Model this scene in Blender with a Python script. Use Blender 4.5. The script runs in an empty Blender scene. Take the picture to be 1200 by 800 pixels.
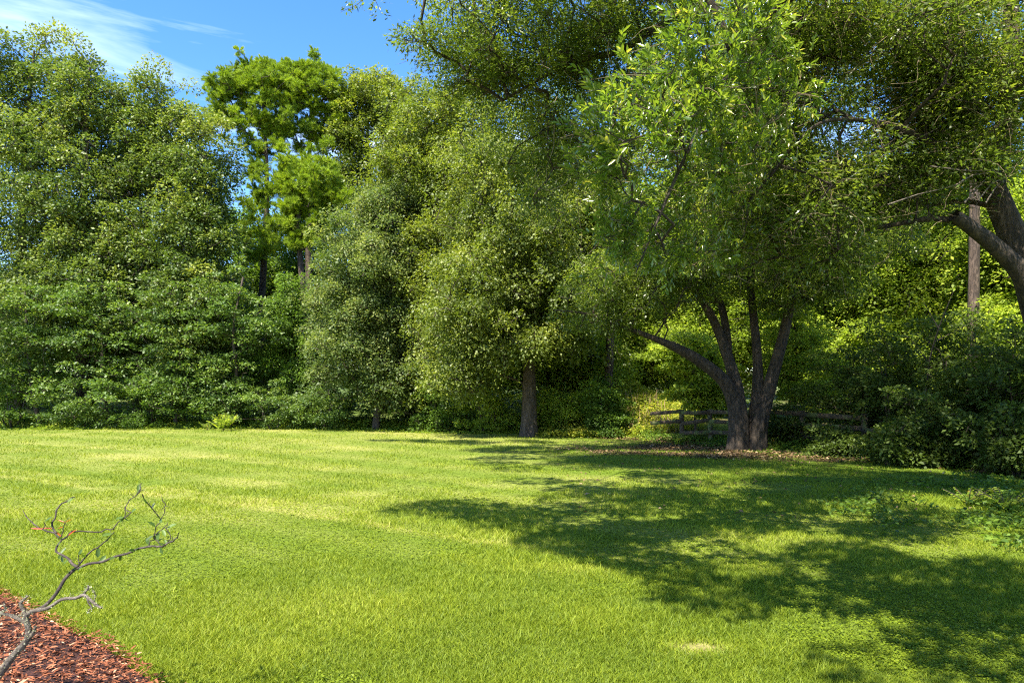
import bpy, math, random
import numpy as np
from mathutils import Vector
random.seed(7)
RNG = np.random.default_rng(7)
S = bpy.context.scene
R = math.radians

# ------------------------------------------------------------------ camera
CAMZ, HOR, FPX = 1.7, 460.0, 800.0          # eye height, horizon row, focal length in photo pixels (1200 wide)
cam = bpy.data.cameras.new('camera'); co = bpy.data.objects.new('camera', cam); S.collection.objects.link(co)
co.location = (0, 0, CAMZ); co.rotation_euler = (R(90), 0, 0)
cam.sensor_width = 36; cam.lens = 24; cam.shift_y = 60/1200
cam.clip_start = .05; cam.clip_end = 2000
S.camera = co
# ------------------------------------------------------------------ sky, sun, exposure
SUN_EL, SUN_AZ = 57.0, -150.0                 # azimuth in degrees from +Y (the view direction) towards +X
w = bpy.data.worlds.new('World'); S.world = w; w.use_nodes = True
nt = w.node_tree; nt.nodes.clear()
def N(nt, t, **k):
    n = nt.nodes.new(t)
    for a, b in k.items(): setattr(n, a, b)
    return n
wo = N(nt, 'ShaderNodeOutputWorld'); bg = N(nt, 'ShaderNodeBackground'); sky = N(nt, 'ShaderNodeTexSky')
sky.sky_type = 'NISHITA'; sky.sun_disc = False
sky.sun_elevation = R(SUN_EL); sky.sun_rotation = R(SUN_AZ)
sky.air_density = 1.0; sky.dust_density = 0.3; sky.ozone_density = 2.5
bg.inputs[1].default_value = 0.125
tc = N(nt, 'ShaderNodeTexCoord'); mp = N(nt, 'ShaderNodeMapping'); mp.inputs['Scale'].default_value = (1.3, 1.3, 11.0)
mp.inputs['Rotation'].default_value = (0, R(6), 0)
mp.inputs['Location'].default_value = (0.75, 0.0, 0.35)
no = N(nt, 'ShaderNodeTexNoise'); no.inputs['Scale'].default_value = 1.6; no.inputs['Detail'].default_value = 7; no.inputs['Roughness'].default_value = .55
no.inputs['Distortion'].default_value = .35
rp = N(nt, 'ShaderNodeValToRGB'); rp.color_ramp.elements[0].position = .55; rp.color_ramp.elements[1].position = .85
rp.color_ramp.elements[0].color = (0, 0, 0, 1); rp.color_ramp.elements[1].color = (.45, .45, .45, 1)
mx = N(nt, 'ShaderNodeMix', data_type='RGBA'); mx.inputs[7].default_value = (6.5, 7.0, 7.8, 1)
L = nt.links.new
L(tc.outputs['Generated'], mp.inputs[0]); L(mp.outputs[0], no.inputs[0]); L(no.outputs[0], rp.inputs[0])
hs = N(nt, 'ShaderNodeHueSaturation'); hs.inputs['Saturation'].default_value = 1.3; hs.inputs['Hue'].default_value = .51; hs.inputs['Value'].default_value = .85; L(sky.outputs[0], hs.inputs['Color'])
L(rp.outputs[0], mx.inputs[0]); L(hs.outputs[0], mx.inputs[6]); L(mx.outputs[2], bg.inputs[0]); L(bg.outputs[0], wo.inputs[0])
sl = bpy.data.lights.new('sun', 'SUN'); sl.energy = 4.3; sl.angle = R(.5); sl.color = (1, .93, .80)
so = bpy.data.objects.new('sun', sl); S.collection.objects.link(so)
sd = Vector((math.sin(R(SUN_AZ))*math.cos(R(SUN_EL)), math.cos(R(SUN_AZ))*math.cos(R(SUN_EL)), math.sin(R(SUN_EL))))
SUNV = np.array(sd); so.rotation_euler = sd.to_track_quat('Z', 'Y').to_euler()
S.view_settings.view_transform = 'Standard'; S.view_settings.look = 'None'; S.view_settings.gamma = 1
S.view_settings.exposure = 1.95
S.cycles.use_denoising = False; S.cycles.filter_width = 1.15
S.cycles.max_bounces = 10; S.cycles.diffuse_bounces = 6; S.cycles.glossy_bounces = 2; S.cycles.transmission_bounces = 5
S.cycles.sample_clamp_indirect = 6
S.render.film_transparent = False

# ------------------------------------------------------------------ helpers
def P(px, py, Y):
    return np.array(((px-600)/FPX*Y, Y, CAMZ-(py-HOR)/FPX*Y))
def vnoise(x, y, s, seed=0):
    x = np.asarray(x)/s+1000.; y = np.asarray(y)/s+1000.
    ix = np.floor(x).astype(np.int64); iy = np.floor(y).astype(np.int64); fx = x-ix; fy = y-iy
    fx = fx*fx*(3-2*fx); fy = fy*fy*(3-2*fy)
    def h(a, b):
        v = (a*374761393+b*668265263+seed*1442695041) & 0xffffffff
        v = ((v ^ (v >> 13))*1274126177) & 0xffffffff
        return ((v ^ (v >> 16)) & 0xffff)/65535.
    return (h(ix, iy)*(1-fx)+h(ix+1, iy)*fx)*(1-fy)+(h(ix, iy+1)*(1-fx)+h(ix+1, iy+1)*fx)*fy
def fbm(x, y, s, seed=0, o=3):
    return sum(vnoise(x, y, s/2**i, seed+i)*.5**i for i in range(o))/sum(.5**i for i in range(o))
def sstep(a, b, x):
    t = np.clip((np.asarray(x, float)-a)/(b-a), 0, 1); return t*t*(3-2*t)
def edgeY(x):
    """the line where the lawn stops and the wood's floor starts"""
    return np.interp(x, [-60, -24, -14, -9, -4, 1, 4.4, 6, 8.5, 10.5, 14, 40], [32, 32, 32, 31.5, 29.5, 28, 26.5, 21.8, 18.6, 14.6, 12.5, 11.5])
def hgt(x, y):
    x = np.asarray(x, float); y = np.asarray(y, float)
    z = .05*np.sin(x*.21+1)*np.sin(y*.17)*sstep(6, 12, y)+.03*(fbm(x, y, 3.0, 5)-.5)*sstep(4, 8, y)
    z = z+sstep(0, 7, y-edgeY(x)-1)*.35
    z = z+1.75*np.exp(-((x-4.4)/3.3)**2)*sstep(26.3, 31, y)       # the bank beyond the fence end
    z = z+sstep(30, 70, y)*1.2+sstep(70, 190, y)*6
    return z
C = S.collection
def link(o, parent=None):
    C.objects.link(o)
    if parent: o.parent = parent
    return o
def tag(o, label=None, cat=None, group=None, kind=None):
    if label: o['label'] = label
    if cat: o['category'] = cat
    if group: o['group'] = group
    if kind: o['kind'] = kind
    return o
def mesh_np(name, V, F, mat, parent=None, v=None, smooth=False, loc=None):
    """F: (n,k) int array of same-size faces"""
    V = np.asarray(V, np.float32)
    if loc is not None: V = V-np.asarray(loc, np.float32)
    F = np.asarray(F, np.int32); n, k = F.shape
    me = bpy.data.meshes.new(name)
    me.vertices.add(len(V)); me.vertices.foreach_set('co', V.ravel())
    me.loops.add(n*k); me.loops.foreach_set('vertex_index', F.ravel())
    me.polygons.add(n); me.polygons.foreach_set('loop_start', np.arange(0, n*k, k, dtype=np.int32))
    me.polygons.foreach_set('loop_total', np.full(n, k, np.int32))
    if smooth: me.polygons.foreach_set('use_smooth', np.ones(n, bool))
    me.update(calc_edges=True)
    if v is not None:
        a = me.attributes.new('v', 'FLOAT', 'FACE'); a.data.foreach_set('value', np.asarray(v, np.float32))
    me.materials.append(mat)
    o = bpy.data.objects.new(name, me)
    return link(o, parent)
def unit(a):
    return a/np.maximum(np.linalg.norm(a, axis=-1, keepdims=True), 1e-9)
def perp(D, Nn):
    U = np.cross(D, Nn); return unit(U)
def leaf_geo(Pp, D, Nn, Ln, Wd, fold=.15, hi=False, droop=.0):
    """leaf blades: base Pp, long axis D, normal about Nn, length Ln, width Wd"""
    D = unit(D); U = perp(D, Nn); Nr = np.cross(U, D)
    Ln = np.broadcast_to(np.asarray(Ln, float), (len(Pp),))[:, None]; Wd = np.broadcast_to(np.asarray(Wd, float), (len(Pp),))[:, None]
    n = len(Pp)
    if not hi:
        V = np.stack([Pp, Pp+D*Ln*.45+U*Wd*.5+Nr*Wd*fold, Pp+D*Ln-Nr*Ln*droop, Pp+D*Ln*.45-U*Wd*.5+Nr*Wd*fold], 1).reshape(-1, 3)
        return V, np.arange(4*n).reshape(n, 4), 1
    V = np.stack([Pp, Pp+D*Ln*.28+U*Wd*.42+Nr*Wd*fold, Pp+D*Ln*.68+U*Wd*.46+Nr*Wd*fold-Nr*Ln*droop*.5, Pp+D*Ln-Nr*Ln*droop,
                  Pp+D*Ln*.68-U*Wd*.46+Nr*Wd*fold-Nr*Ln*droop*.5, Pp+D*Ln*.28-U*Wd*.42+Nr*Wd*fold], 1).reshape(-1, 3)
    b = np.arange(n)[:, None]*6
    F = np.concatenate([b+np.array([[0, 1, 2, 3]]), b+np.array([[0, 3, 4, 5]])], 1).reshape(-1, 4)
    return V, F, 2
def frusta(A, B, ra, rb, k=5):
    A = np.asarray(A, float); B = np.asarray(B, float); n = len(A)
    D = unit(B-A); ref = np.where(np.abs(D[:, 2:3]) > .9, np.array([[1., 0, 0]]), np.array([[0, 0, 1.]]))
    U = perp(D, ref); W = np.cross(D, U)
    t = np.arange(k)/k*2*math.pi
    ring = U[:, None]*np.cos(t)[None, :, None]+W[:, None]*np.sin(t)[None, :, None]
    V = np.concatenate([A[:, None]+ring*np.asarray(ra)[:, None, None], B[:, None]+ring*np.asarray(rb)[:, None, None]], 1).reshape(-1, 3)
    b = np.arange(n)[:, None, None]*2*k
    i = np.arange(k); q = np.stack([i, (i+1) % k, (i+1) % k+k, i+k], 1)[None]
    return V, (b+q).reshape(-1, 4)
def cat_geo(L_):
    V = []; F = []; o = 0
    for a, b in L_:
        V.append(a); F.append(b+o); o += len(a)
    return np.concatenate(V), np.concatenate(F)
def resample(pts, step):
    pts = np.asarray(pts, float); out = [pts[0]]
    # Catmull-Rom
    Q = np.vstack([2*pts[0]-pts[1], pts, 2*pts[-1]-pts[-2]])
    for i in range(1, len(Q)-2):
        n = max(2, int(np.linalg.norm(Q[i+1]-Q[i])/step))
        for t in np.arange(1, n+1)/n:
            out.append(.5*((2*Q[i])+(Q[i+1]-Q[i-1])*t+(2*Q[i-1]-5*Q[i]+4*Q[i+1]-Q[i+2])*t*t+(3*Q[i]-Q[i-1]-3*Q[i+1]+Q[i+2])*t**3))
    return np.array(out)
def tube(pts, radii, k=14, step=.15, rough=.06, flare=0., seed=0, cap=False):
    """smooth tapered tube with an uneven bark outline; radii given at pts"""
    pts = np.asarray(pts, float)
    q = np.hstack([pts, np.asarray(radii, float)[:, None]])
    q = resample(q, step); c = q[:, :3]; r = np.maximum(q[:, 3], .002)
    T = unit(np.gradient(c, axis=0)); U = np.zeros_like(T)
    u = np.cross(T[0], [0, 1, 0.01]); u /= np.linalg.norm(u)
    for i in range(len(T)):
        u = u-T[i]*np.dot(u, T[i]); u /= np.linalg.norm(u); U[i] = u
    W = np.cross(T, U); th = np.arange(k)/k*2*math.pi
    s = np.arange(len(c))*step
    nz = fbm(th[None]*2.2*np.ones((len(c), 1)), s[:, None]+np.zeros((1, k)), .9, seed, 3)-.5
    nz = nz*(1-np.abs(th/np.pi-1)[None]**6)
    rr = r[:, None]*(1+rough*3*nz)
    if flare:
        f = np.exp(-s/(r[0]*1.1))[:, None]
        rr = rr*(1+f*flare*(.7+.6*np.cos(th*5+seed)[None]**2))
    V = (c[:, None]+(U[:, None]*np.cos(th)[None, :, None]+W[:, None]*np.sin(th)[None, :, None])*rr[..., None]).reshape(-1, 3)
    i = np.arange(len(c)-1)[:, None]*k; j = np.arange(k)[None]
    F = np.stack([i+j, i+(j+1) % k, i+k+(j+1) % k, i+k+j], -1).reshape(-1, 4)
    if cap:
        n = len(V); V = np.vstack([V, c[-1:]+T[-1:]*r[-1]*.3]); b = (len(c)-1)*k
        F = np.vstack([F, np.array([[b+x, b+(x+1) % k, n, n] for x in range(k)])])
        F = F[:]
    return V, F, c, r

# ------------------------------------------------------------------ materials
def mat_new(name):
    m = bpy.data.materials.new(name); m.use_nodes = True; m.node_tree.nodes.clear(); return m, m.node_tree
def ramp(nt, cols, src):
    r = N(nt, 'ShaderNodeValToRGB'); e = r.color_ramp.elements
    while len(e) < len(cols): e.new(.5)
    for i, (p, c) in enumerate(cols): e[i].position = p; e[i].color = (*c, 1)
    nt.links.new(src, r.inputs[0]); return r.outputs[0]
def leaf_mat(name, cols, trans=.38, rough=.42, spec=.5, tcol=(1.5, 1.55, .8), nscale=0):
    m, nt = mat_new(name); l = nt.links.new
    at = N(nt, 'ShaderNodeAttribute', attribute_name='v')
    if 'foliage' in name or 'needles' in name or 'leaves' in name and 'dead' not in name and 'red' not in name:
        cols = [(a, (c[0]*1.85, c[1]*1.5, c[2]*1.0)) for a, c in cols]; rough += .13; spec *= .6; trans += .06
    c = ramp(nt, cols, at.outputs['Fac'])
    p = N(nt, 'ShaderNodeBsdfPrincipled'); l(c, p.inputs['Base Color']); p.inputs['Roughness'].default_value = rough
    p.inputs['Specular IOR Level'].default_value = spec
    t = N(nt, 'ShaderNodeBsdfTranslucent'); mm = N(nt, 'ShaderNodeMix', data_type='RGBA', blend_type='MULTIPLY'); mm.inputs[0].default_value = 1
    l(c, mm.inputs[6]); mm.inputs[7].default_value = (*tcol, 1); l(mm.outputs[2], t.inputs[0])
    mi = N(nt, 'ShaderNodeMixShader'); mi.inputs[0].default_value = trans
    o = N(nt, 'ShaderNodeOutputMaterial'); l(p.outputs[0], mi.inputs[1]); l(t.outputs[0], mi.inputs[2]); l(mi.outputs[0], o.inputs[0])
    return m
def bark_mat(name, c1, c2, c3, sc=6., stretch=.25, bump=.5, lich=None):
    m, nt = mat_new(name); l = nt.links.new
    tc = N(nt, 'ShaderNodeTexCoord'); mp = N(nt, 'ShaderNodeMapping'); mp.inputs['Scale'].default_value = (1, 1, stretch)
    l(tc.outputs['Object'], mp.inputs[0])
    v = N(nt, 'ShaderNodeTexNoise'); v.inputs['Scale'].default_value = sc*3.2; v.inputs['Detail'].default_value = 5; v.inputs['Roughness'].default_value = .7
    mp2 = N(nt, 'ShaderNodeMapping'); mp2.inputs['Scale'].default_value = (1, 1, .22 if stretch < 1 else 1); l(tc.outputs['Object'], mp2.inputs[0])
    n = N(nt, 'ShaderNodeTexNoise'); n.inputs['Scale'].default_value = sc; n.inputs['Detail'].default_value = 8; n.inputs['Roughness'].default_value = .65
    n2 = N(nt, 'ShaderNodeTexNoise'); n2.inputs['Scale'].default_value = 2.2; n2.inputs['Detail'].default_value = 5
    nv = N(nt, 'ShaderNodeVectorMath', operation='ADD')
    sc_ = N(nt, 'ShaderNodeVectorMath', operation='SCALE'); sc_.inputs['Scale'].default_value = .12
    l(n.outputs['Color'], sc_.inputs[0]); l(mp2.outputs[0], nv.inputs[0]); l(sc_.outputs[0], nv.inputs[1])
    l(nv.outputs[0], v.inputs['Vector']); l(mp.outputs[0], n.inputs['Vector']); l(tc.outputs['Object'], n2.inputs['Vector'])
    c = ramp(nt, [(.28, c1), (.5, c2), (.75, c3)], n.outputs[0])
    crack = N(nt, 'ShaderNodeMapRange'); crack.inputs[1].default_value = .38; crack.inputs[2].default_value = .55
    crack.inputs[3].default_value = .35; crack.inputs[4].default_value = 1.; l(v.outputs[0], crack.inputs[0])
    mu = N(nt, 'ShaderNodeMix', data_type='RGBA', blend_type='MULTIPLY'); mu.inputs[0].default_value = 1
    l(c, mu.inputs[6]); l(crack.outputs[0], mu.inputs[7]); col = mu.outputs[2]
    if lich:
        r = ramp(nt, [(.52, (0, 0, 0)), (.6, (1, 1, 1))], n2.outputs[0])
        m2 = N(nt, 'ShaderNodeMix', data_type='RGBA'); l(r, m2.inputs[0]); l(col, m2.inputs[6]); m2.inputs[7].default_value = (*lich, 1); col = m2.outputs[2]
    p = N(nt, 'ShaderNodeBsdfPrincipled'); l(col, p.inputs['Base Color']); p.inputs['Roughness'].default_value = .9
    b = N(nt, 'ShaderNodeBump'); b.inputs['Strength'].default_value = bump; b.inputs['Distance'].default_value = .03
    ad = N(nt, 'ShaderNodeMath', operation='ADD'); l(crack.outputs[0], ad.inputs[0]); l(n.outputs[0], ad.inputs[1]); l(ad.outputs[0], b.inputs['Height'])
    l(b.outputs[0], p.inputs['Normal'])
    o = N(nt, 'ShaderNodeOutputMaterial'); l(p.outputs[0], o.inputs[0]); return m

M = {}
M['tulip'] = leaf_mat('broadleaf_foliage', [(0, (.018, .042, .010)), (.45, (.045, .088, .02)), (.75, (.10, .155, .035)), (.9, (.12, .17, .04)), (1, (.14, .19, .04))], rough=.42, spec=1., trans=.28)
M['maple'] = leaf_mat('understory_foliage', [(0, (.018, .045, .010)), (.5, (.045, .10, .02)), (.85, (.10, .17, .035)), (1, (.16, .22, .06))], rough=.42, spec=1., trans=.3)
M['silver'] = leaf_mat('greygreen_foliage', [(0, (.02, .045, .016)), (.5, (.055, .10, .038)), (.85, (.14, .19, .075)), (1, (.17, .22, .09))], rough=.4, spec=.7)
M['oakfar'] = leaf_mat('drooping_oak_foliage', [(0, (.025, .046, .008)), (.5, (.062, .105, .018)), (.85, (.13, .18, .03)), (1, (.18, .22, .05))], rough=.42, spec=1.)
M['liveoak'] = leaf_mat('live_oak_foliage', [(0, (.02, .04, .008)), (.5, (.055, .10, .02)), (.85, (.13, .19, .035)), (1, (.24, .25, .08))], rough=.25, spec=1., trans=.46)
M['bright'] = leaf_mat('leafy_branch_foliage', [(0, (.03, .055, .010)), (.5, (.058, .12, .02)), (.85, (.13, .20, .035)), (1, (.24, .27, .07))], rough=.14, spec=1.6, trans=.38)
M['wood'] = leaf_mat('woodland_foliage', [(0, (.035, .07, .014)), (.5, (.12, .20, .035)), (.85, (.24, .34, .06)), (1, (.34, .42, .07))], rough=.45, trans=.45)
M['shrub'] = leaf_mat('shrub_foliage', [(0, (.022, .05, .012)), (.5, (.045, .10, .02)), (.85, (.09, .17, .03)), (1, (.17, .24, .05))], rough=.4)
M['shadeshrub'] = leaf_mat('shade_tinted_shrub_foliage', [(0, (.015, .03, .008)), (.5, (.034, .066, .016)), (.85, (.055, .10, .022)), (1, (.11, .16, .04))], rough=.45)  # shade on the right bushes painted in as a darker copy of shrub leaves
M['pine'] = leaf_mat('pine_needles', [(0, (.05, .10, .012)), (.5, (.11, .20, .018)), (.85, (.19, .29, .025)), (1, (.28, .36, .04))], rough=.4, trans=.3)
M['weed'] = leaf_mat('weed_leaves', [(0, (.05, .10, .02)), (.5, (.10, .18, .03)), (.85, (.17, .25, .04)), (1, (.32, .28, .09))], rough=.5)
M['vine'] = leaf_mat('vine_leaves', [(0, (.06, .10, .02)), (.5, (.13, .19, .035)), (.8, (.22, .27, .05)), (1, (.36, .30, .12))], rough=.5)
M['litter'] = leaf_mat('dead_leaves', [(0, (.04, .025, .012)), (.5, (.12, .075, .035)), (.85, (.24, .15, .075)), (1, (.42, .3, .17))], rough=.75, trans=.05, spec=.2)
M['grass'] = leaf_mat('grass_blades', [(0, (.085, .135, .009)), (.4, (.175, .235, .013)), (.7, (.275, .32, .022)), (.9, (.34, .37, .06)), (1, (.48, .43, .16))], rough=.55, trans=.38, spec=.2, tcol=(1.25, 1.25, .6))
M['chips'] = leaf_mat('mulch_chips', [(0, (.04, .015, .008)), (.5, (.19, .062, .028)), (.8, (.30, .12, .06)), (1, (.50, .33, .21))], rough=.85, trans=0, spec=.2)
M['redleaf'] = leaf_mat('red_twig_leaves', [(0, (.3, .03, .01)), (1, (.45, .08, .02))], rough=.4)
M['bark'] = bark_mat('grey_brown_bark', (.028, .02, .014), (.065, .046, .032), (.13, .095, .07), 7)
M['oakbark'] = bark_mat('live_oak_bark', (.020, .014, .009), (.046, .032, .020), (.10, .07, .045), 6, .3, .8)
M['pinebark'] = bark_mat('pine_bark', (.035, .024, .018), (.10, .070, .052), (.20, .15, .12), 5, .3, .9)
M['twig'] = bark_mat('lichen_twig_bark', (.06, .045, .035), (.16, .13, .10), (.28, .24, .19), 30, 1, .5, lich=(.34, .36, .26))
M['finetwig'] = bark_mat('pale_fine_twigs', (.10, .07, .035), (.20, .15, .08), (.32, .26, .16), 12, 1, .2)
M['darktwig'] = bark_mat('dark_twig_bark', (.02, .014, .012), (.055, .04, .032), (.15, .12, .10), 30, 1, .3)
M['lichen'] = leaf_mat('lichen_flakes', [(0, (.16, .17, .08)), (.5, (.28, .29, .16)), (1, (.42, .43, .32))], rough=.9, trans=.1, spec=.1)
M['fence'] = bark_mat('weathered_fence_wood', (.025, .018, .01), (.07, .048, .026), (.13, .095, .05), 9, 1, .4, lich=(.10, .12, .03))

def ground_mat():
    m, nt = mat_new('lawn_turf'); l = nt.links.new
    at = N(nt, 'ShaderNodeAttribute', attribute_name='gc')
    tc = N(nt, 'ShaderNodeTexCoord'); n = N(nt, 'ShaderNodeTexNoise'); n.inputs['Scale'].default_value = 14; n.inputs['Detail'].default_value = 9; n.inputs['Roughness'].default_value = .75
    l(tc.outputs['Object'], n.inputs[0])
    r = ramp(nt, [(.3, (.45, .45, .45)), (.7, (1.5, 1.5, 1.5))], n.outputs[0])
    mu = N(nt, 'ShaderNodeMix', data_type='RGBA', blend_type='MULTIPLY'); mu.inputs[0].default_value = 1; l(at.outputs['Color'], mu.inputs[6]); l(r, mu.inputs[7])
    p = N(nt, 'ShaderNodeBsdfPrincipled'); p.inputs['Roughness'].default_value = .95; p.inputs['Specular IOR Level'].default_value = .1
    l(mu.outputs[2], p.inputs[0]); b = N(nt, 'ShaderNodeBump'); b.inputs['Strength'].default_value = .7; b.inputs['Distance'].default_value = .04
    l(n.outputs[0], b.inputs['Height']); l(b.outputs[0], p.inputs['Normal'])
    o = N(nt, 'ShaderNodeOutputMaterial'); l(p.outputs[0], o.inputs[0]); return m
M['lawn'] = ground_mat()

# ------------------------------------------------------------------ ground
def mulch_side(x, y):     # > 0 inside the mulch bed
    return -(x+3.05+.10*np.sin(y*2.2)+.05*np.sin(x*7+y*5))-(y-4.75)*1.28
def straw(x, y):          # patches and mowing lines: 0 lush green .. 1 dry straw
    a = fbm(x, y, 2.6, 11, 4); cx = np.interp(x, [-24, -10.6, -3.3, -.4, 1.05, 3.5, 9], [19.5, 14.2, 9.8, 7.8, 7.1, 6.2, 5.5])
    dq = (y-cx+.10*fbm(x, y, .8, 3))/(1+.05*np.maximum(0, y-8)); mow = .5+.5*np.sin(dq*5.2)
    s = .05+.45*sstep(.45, .8, a)+.30*mow*(.5+.7*vnoise(x, y, 1.2, 6))*sstep(5, 8, y)
    edge = sstep(5, 1, x)
    s = s+.75*np.exp(-(dq/.12)**2)*edge*(.4+.8*vnoise(x, y, .35, 9))+.55*np.exp(-((dq-.55)/.10)**2)*edge*vnoise(x, y, .4, 19)+.5*np.exp(-((dq-1.9)/.14)**2)*edge*vnoise(x, y, .6, 29)+.5*np.exp(-((dq-3.6)/.18)**2)*edge*vnoise(x, y, .6, 39)
    s = s+.10*sstep(12, 22, y)*sstep(4, -6, x)
    s = s+.9*np.exp(-(((x-1.25)/.22)**2+((y-4.55)/.12)**2))+.6*np.exp(-(((x-.75)/.5)**2+((y-6.6)/.16)**2))
    s = s-.25*sstep(0, 4, x)
    return np.clip(s, 0, 1)
def litterness(x, y):     # bare leafy soil under the oak and along the fence line
    d = edgeY(x)-y
    e = sstep(2.4+2.6*(fbm(x, y, 1.6, 21)-.3), .1, d)*sstep(1.5, 5.5, x)
    k = sstep(1.45, .7, np.hypot((x-6.4)/5.2, (y-20.0)/2.8)+.9*(fbm(x, y, 1.3, 31)-.5))
    k = k*sstep(.30, .62, fbm(x, y*1.6, .9, 33, 3)+.12*sstep(1.6, .4, np.hypot(x-6.6, y-20.2))); e = e*sstep(.28, .6, fbm(x, y*1.5, 1.0, 35, 3))
    return np.clip(np.maximum(e, k), 0, 1)
xs = np.concatenate([np.linspace(-190, -26, 24), np.linspace(-25, 25, 300), np.linspace(26, 190, 24)])
ys = np.concatenate([np.linspace(-12, 2, 10), np.linspace(2.15, 36, 230), np.linspace(37, 260, 60)])
GX, GY = np.meshgrid(xs, ys); GZ = hgt(GX, GY)
V = np.stack([GX, GY, GZ], -1).reshape(-1, 3)
nx, ny = len(xs), len(ys); i = np.arange(ny-1)[:, None]*nx; j = np.arange(nx-1)[None]
F = np.stack([i+j, i+j+1, i+j+1+nx, i+j+nx], -1).reshape(-1, 4)
go = mesh_np('lawn', V, F, M['lawn'], smooth=True); tag(go, kind='structure')
st = straw(GX, GY)[..., None]
colr = np.array([.10, .15, .014])*(1-st)+np.array([.26, .25, .075])*st
soil = np.array([.09, .06, .03])*(.6+.8*fbm(GX, GY, .8, 77)[..., None])
inw = (sstep(-.3, 1.2, GY-edgeY(GX)))[..., None]
lt = np.maximum(litterness(GX, GY)[..., None]*.85, inw)
inwgreen = np.clip(.35+.5*sstep(.45, .6, fbm(GX, GY, 3, 45))+.4*sstep(3, 0, GX), 0, .95)[..., None]*inw
colr = colr*(1-lt)+soil*lt
colr = colr*(1-inwgreen)+np.array([.07, .11, .02])*inwgreen
dirt = np.exp(-(((GX-1.25)/.2)**2+((GY-4.55)/.10)**2))[..., None]*.8
colr = colr*(1-dirt)+np.array([.30, .22, .12])*dirt
ca = go.data.color_attributes.new('gc', 'FLOAT_COLOR', 'POINT')
ca.data.foreach_set('color', np.concatenate([colr.reshape(-1, 3), np.ones((nx*ny, 1))], 1).astype(np.float32).ravel())

def blades(n, y0, y1, lmin, lmax, wk, pw=2., xs_=1.0):
    u = RNG.random(n)
    Y = 1/((1/y0)*(1-u)+(1/y1)*u) if pw == 2 else y0*(y1/y0)**u
    X = (RNG.random(n)-.5)*2*(Y*.80*xs_+.8)
    keep = (Y < edgeY(X)+.5) & (mulch_side(X, Y) < .02) & (RNG.random(n) > litterness(X, Y)*.97)
    dd = np.exp(-(((X-1.25)/.2)**2+((Y-4.55)/.1)**2)); keep &= RNG.random(n) > dd
    X, Y = X[keep], Y[keep]; n = len(X); s = straw(X, Y)
    big = fbm(X, Y, .55, 61, 2); cl = sstep(.5, .62, fbm(X, Y, 1.5, 71, 3))     # low clover-like patches
    Ln = (lmin+(lmax-lmin)*RNG.random(n))*(.55+.9*big)*(1-.55*cl)*(1+.02*Y)
    Wd = np.maximum(.0042, wk*Y)*(.7+.6*RNG.random(n))*(1+.6*cl)
    th = RNG.random(n)*2*math.pi; lean = .25+.75*RNG.random(n)+.5*cl
    D = np.stack([np.cos(th)*lean, np.sin(th)*lean, np.ones(n)], 1); D = unit(D)
    th2 = RNG.random(n)*2*math.pi; U = np.stack([np.cos(th2), np.sin(th2), np.zeros(n)], 1)
    B = np.stack([X, Y, hgt(X, Y)-.004], 1); Ln = Ln[:, None]; Wd = Wd[:, None]
    out = np.stack([np.cos(th), np.sin(th), -np.ones(n)*.2], 1)*Ln*.25
    mid = B+D*Ln*.6; tip = B+D*Ln+out
    Vv = np.stack([B-U*Wd*.5, B+U*Wd*.5, mid+U*Wd*.42, tip, mid-U*Wd*.42], 1).reshape(-1, 3)
    b = np.arange(n)[:, None]*5
    F1 = b+np.array([[0, 1, 2, 4]]); F2 = b+np.array([[4, 2, 3, 3]])
    v = np.clip(-.02+.5*s+.58*RNG.random(n)+.12*(RNG.random(n) > .96)-.12*cl+.25*(big-.5), 0, 1)
    return Vv, b, v
g = [blades(800000, 3.05, 34, .026, .058, .0007), blades(70000, 3.05, 12, .040, .080, .0011)]
VV = []; FF = []; vv = []; o = 0
for Vg, b, v in g:
    t = (b+o); n = len(b)
    q = np.concatenate([t+np.array([[0, 1, 2]]), t+np.array([[0, 2, 4]]), t+np.array([[4, 2, 3]])], 1).reshape(-1, 3)
    VV.append(Vg); FF.append(q); vv.append(np.repeat(v, 3)); o += len(Vg)
gr = mesh_np('grass', np.concatenate(VV), np.concatenate(FF), M['grass'], v=np.concatenate(vv), smooth=False)
tag(gr, 'mown sunlit lawn grass with short yellow green blades', 'grass', kind='stuff')
del g, VV, FF

n = 150000; u = RNG.random(n); Y = 1/((1/3.05)*(1-u)+(1/11.)*u); X = (RNG.random(n)-.5)*2*(Y*.8+.8)
cl_ = sstep(.5, .62, fbm(X, Y, 1.5, 71, 3)); k = (RNG.random(n) < cl_) & (mulch_side(X, Y) < -.02); X, Y = X[k], Y[k]; n = len(X); th = RNG.random(n)*6.283
V, F, _ = leaf_geo(np.stack([X, Y, hgt(X, Y)+.012+.022*RNG.random(n)], 1), np.stack([np.cos(th), np.sin(th), np.full(n, .15)], 1), unit(np.stack([RNG.normal(0, .4, n), RNG.normal(0, .4, n), np.ones(n)], 1)), (.013+.009*RNG.random(n))*(.7+.08*Y), (.009+.006*RNG.random(n))*(.7+.08*Y), .15)
tag(mesh_np('clover', V, F, M['grass'], v=np.clip(.1+.42*RNG.random(n), 0, 1)), 'flat patches of small leaved clover growing among the lawn grass', 'clover', kind='stuff')
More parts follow.
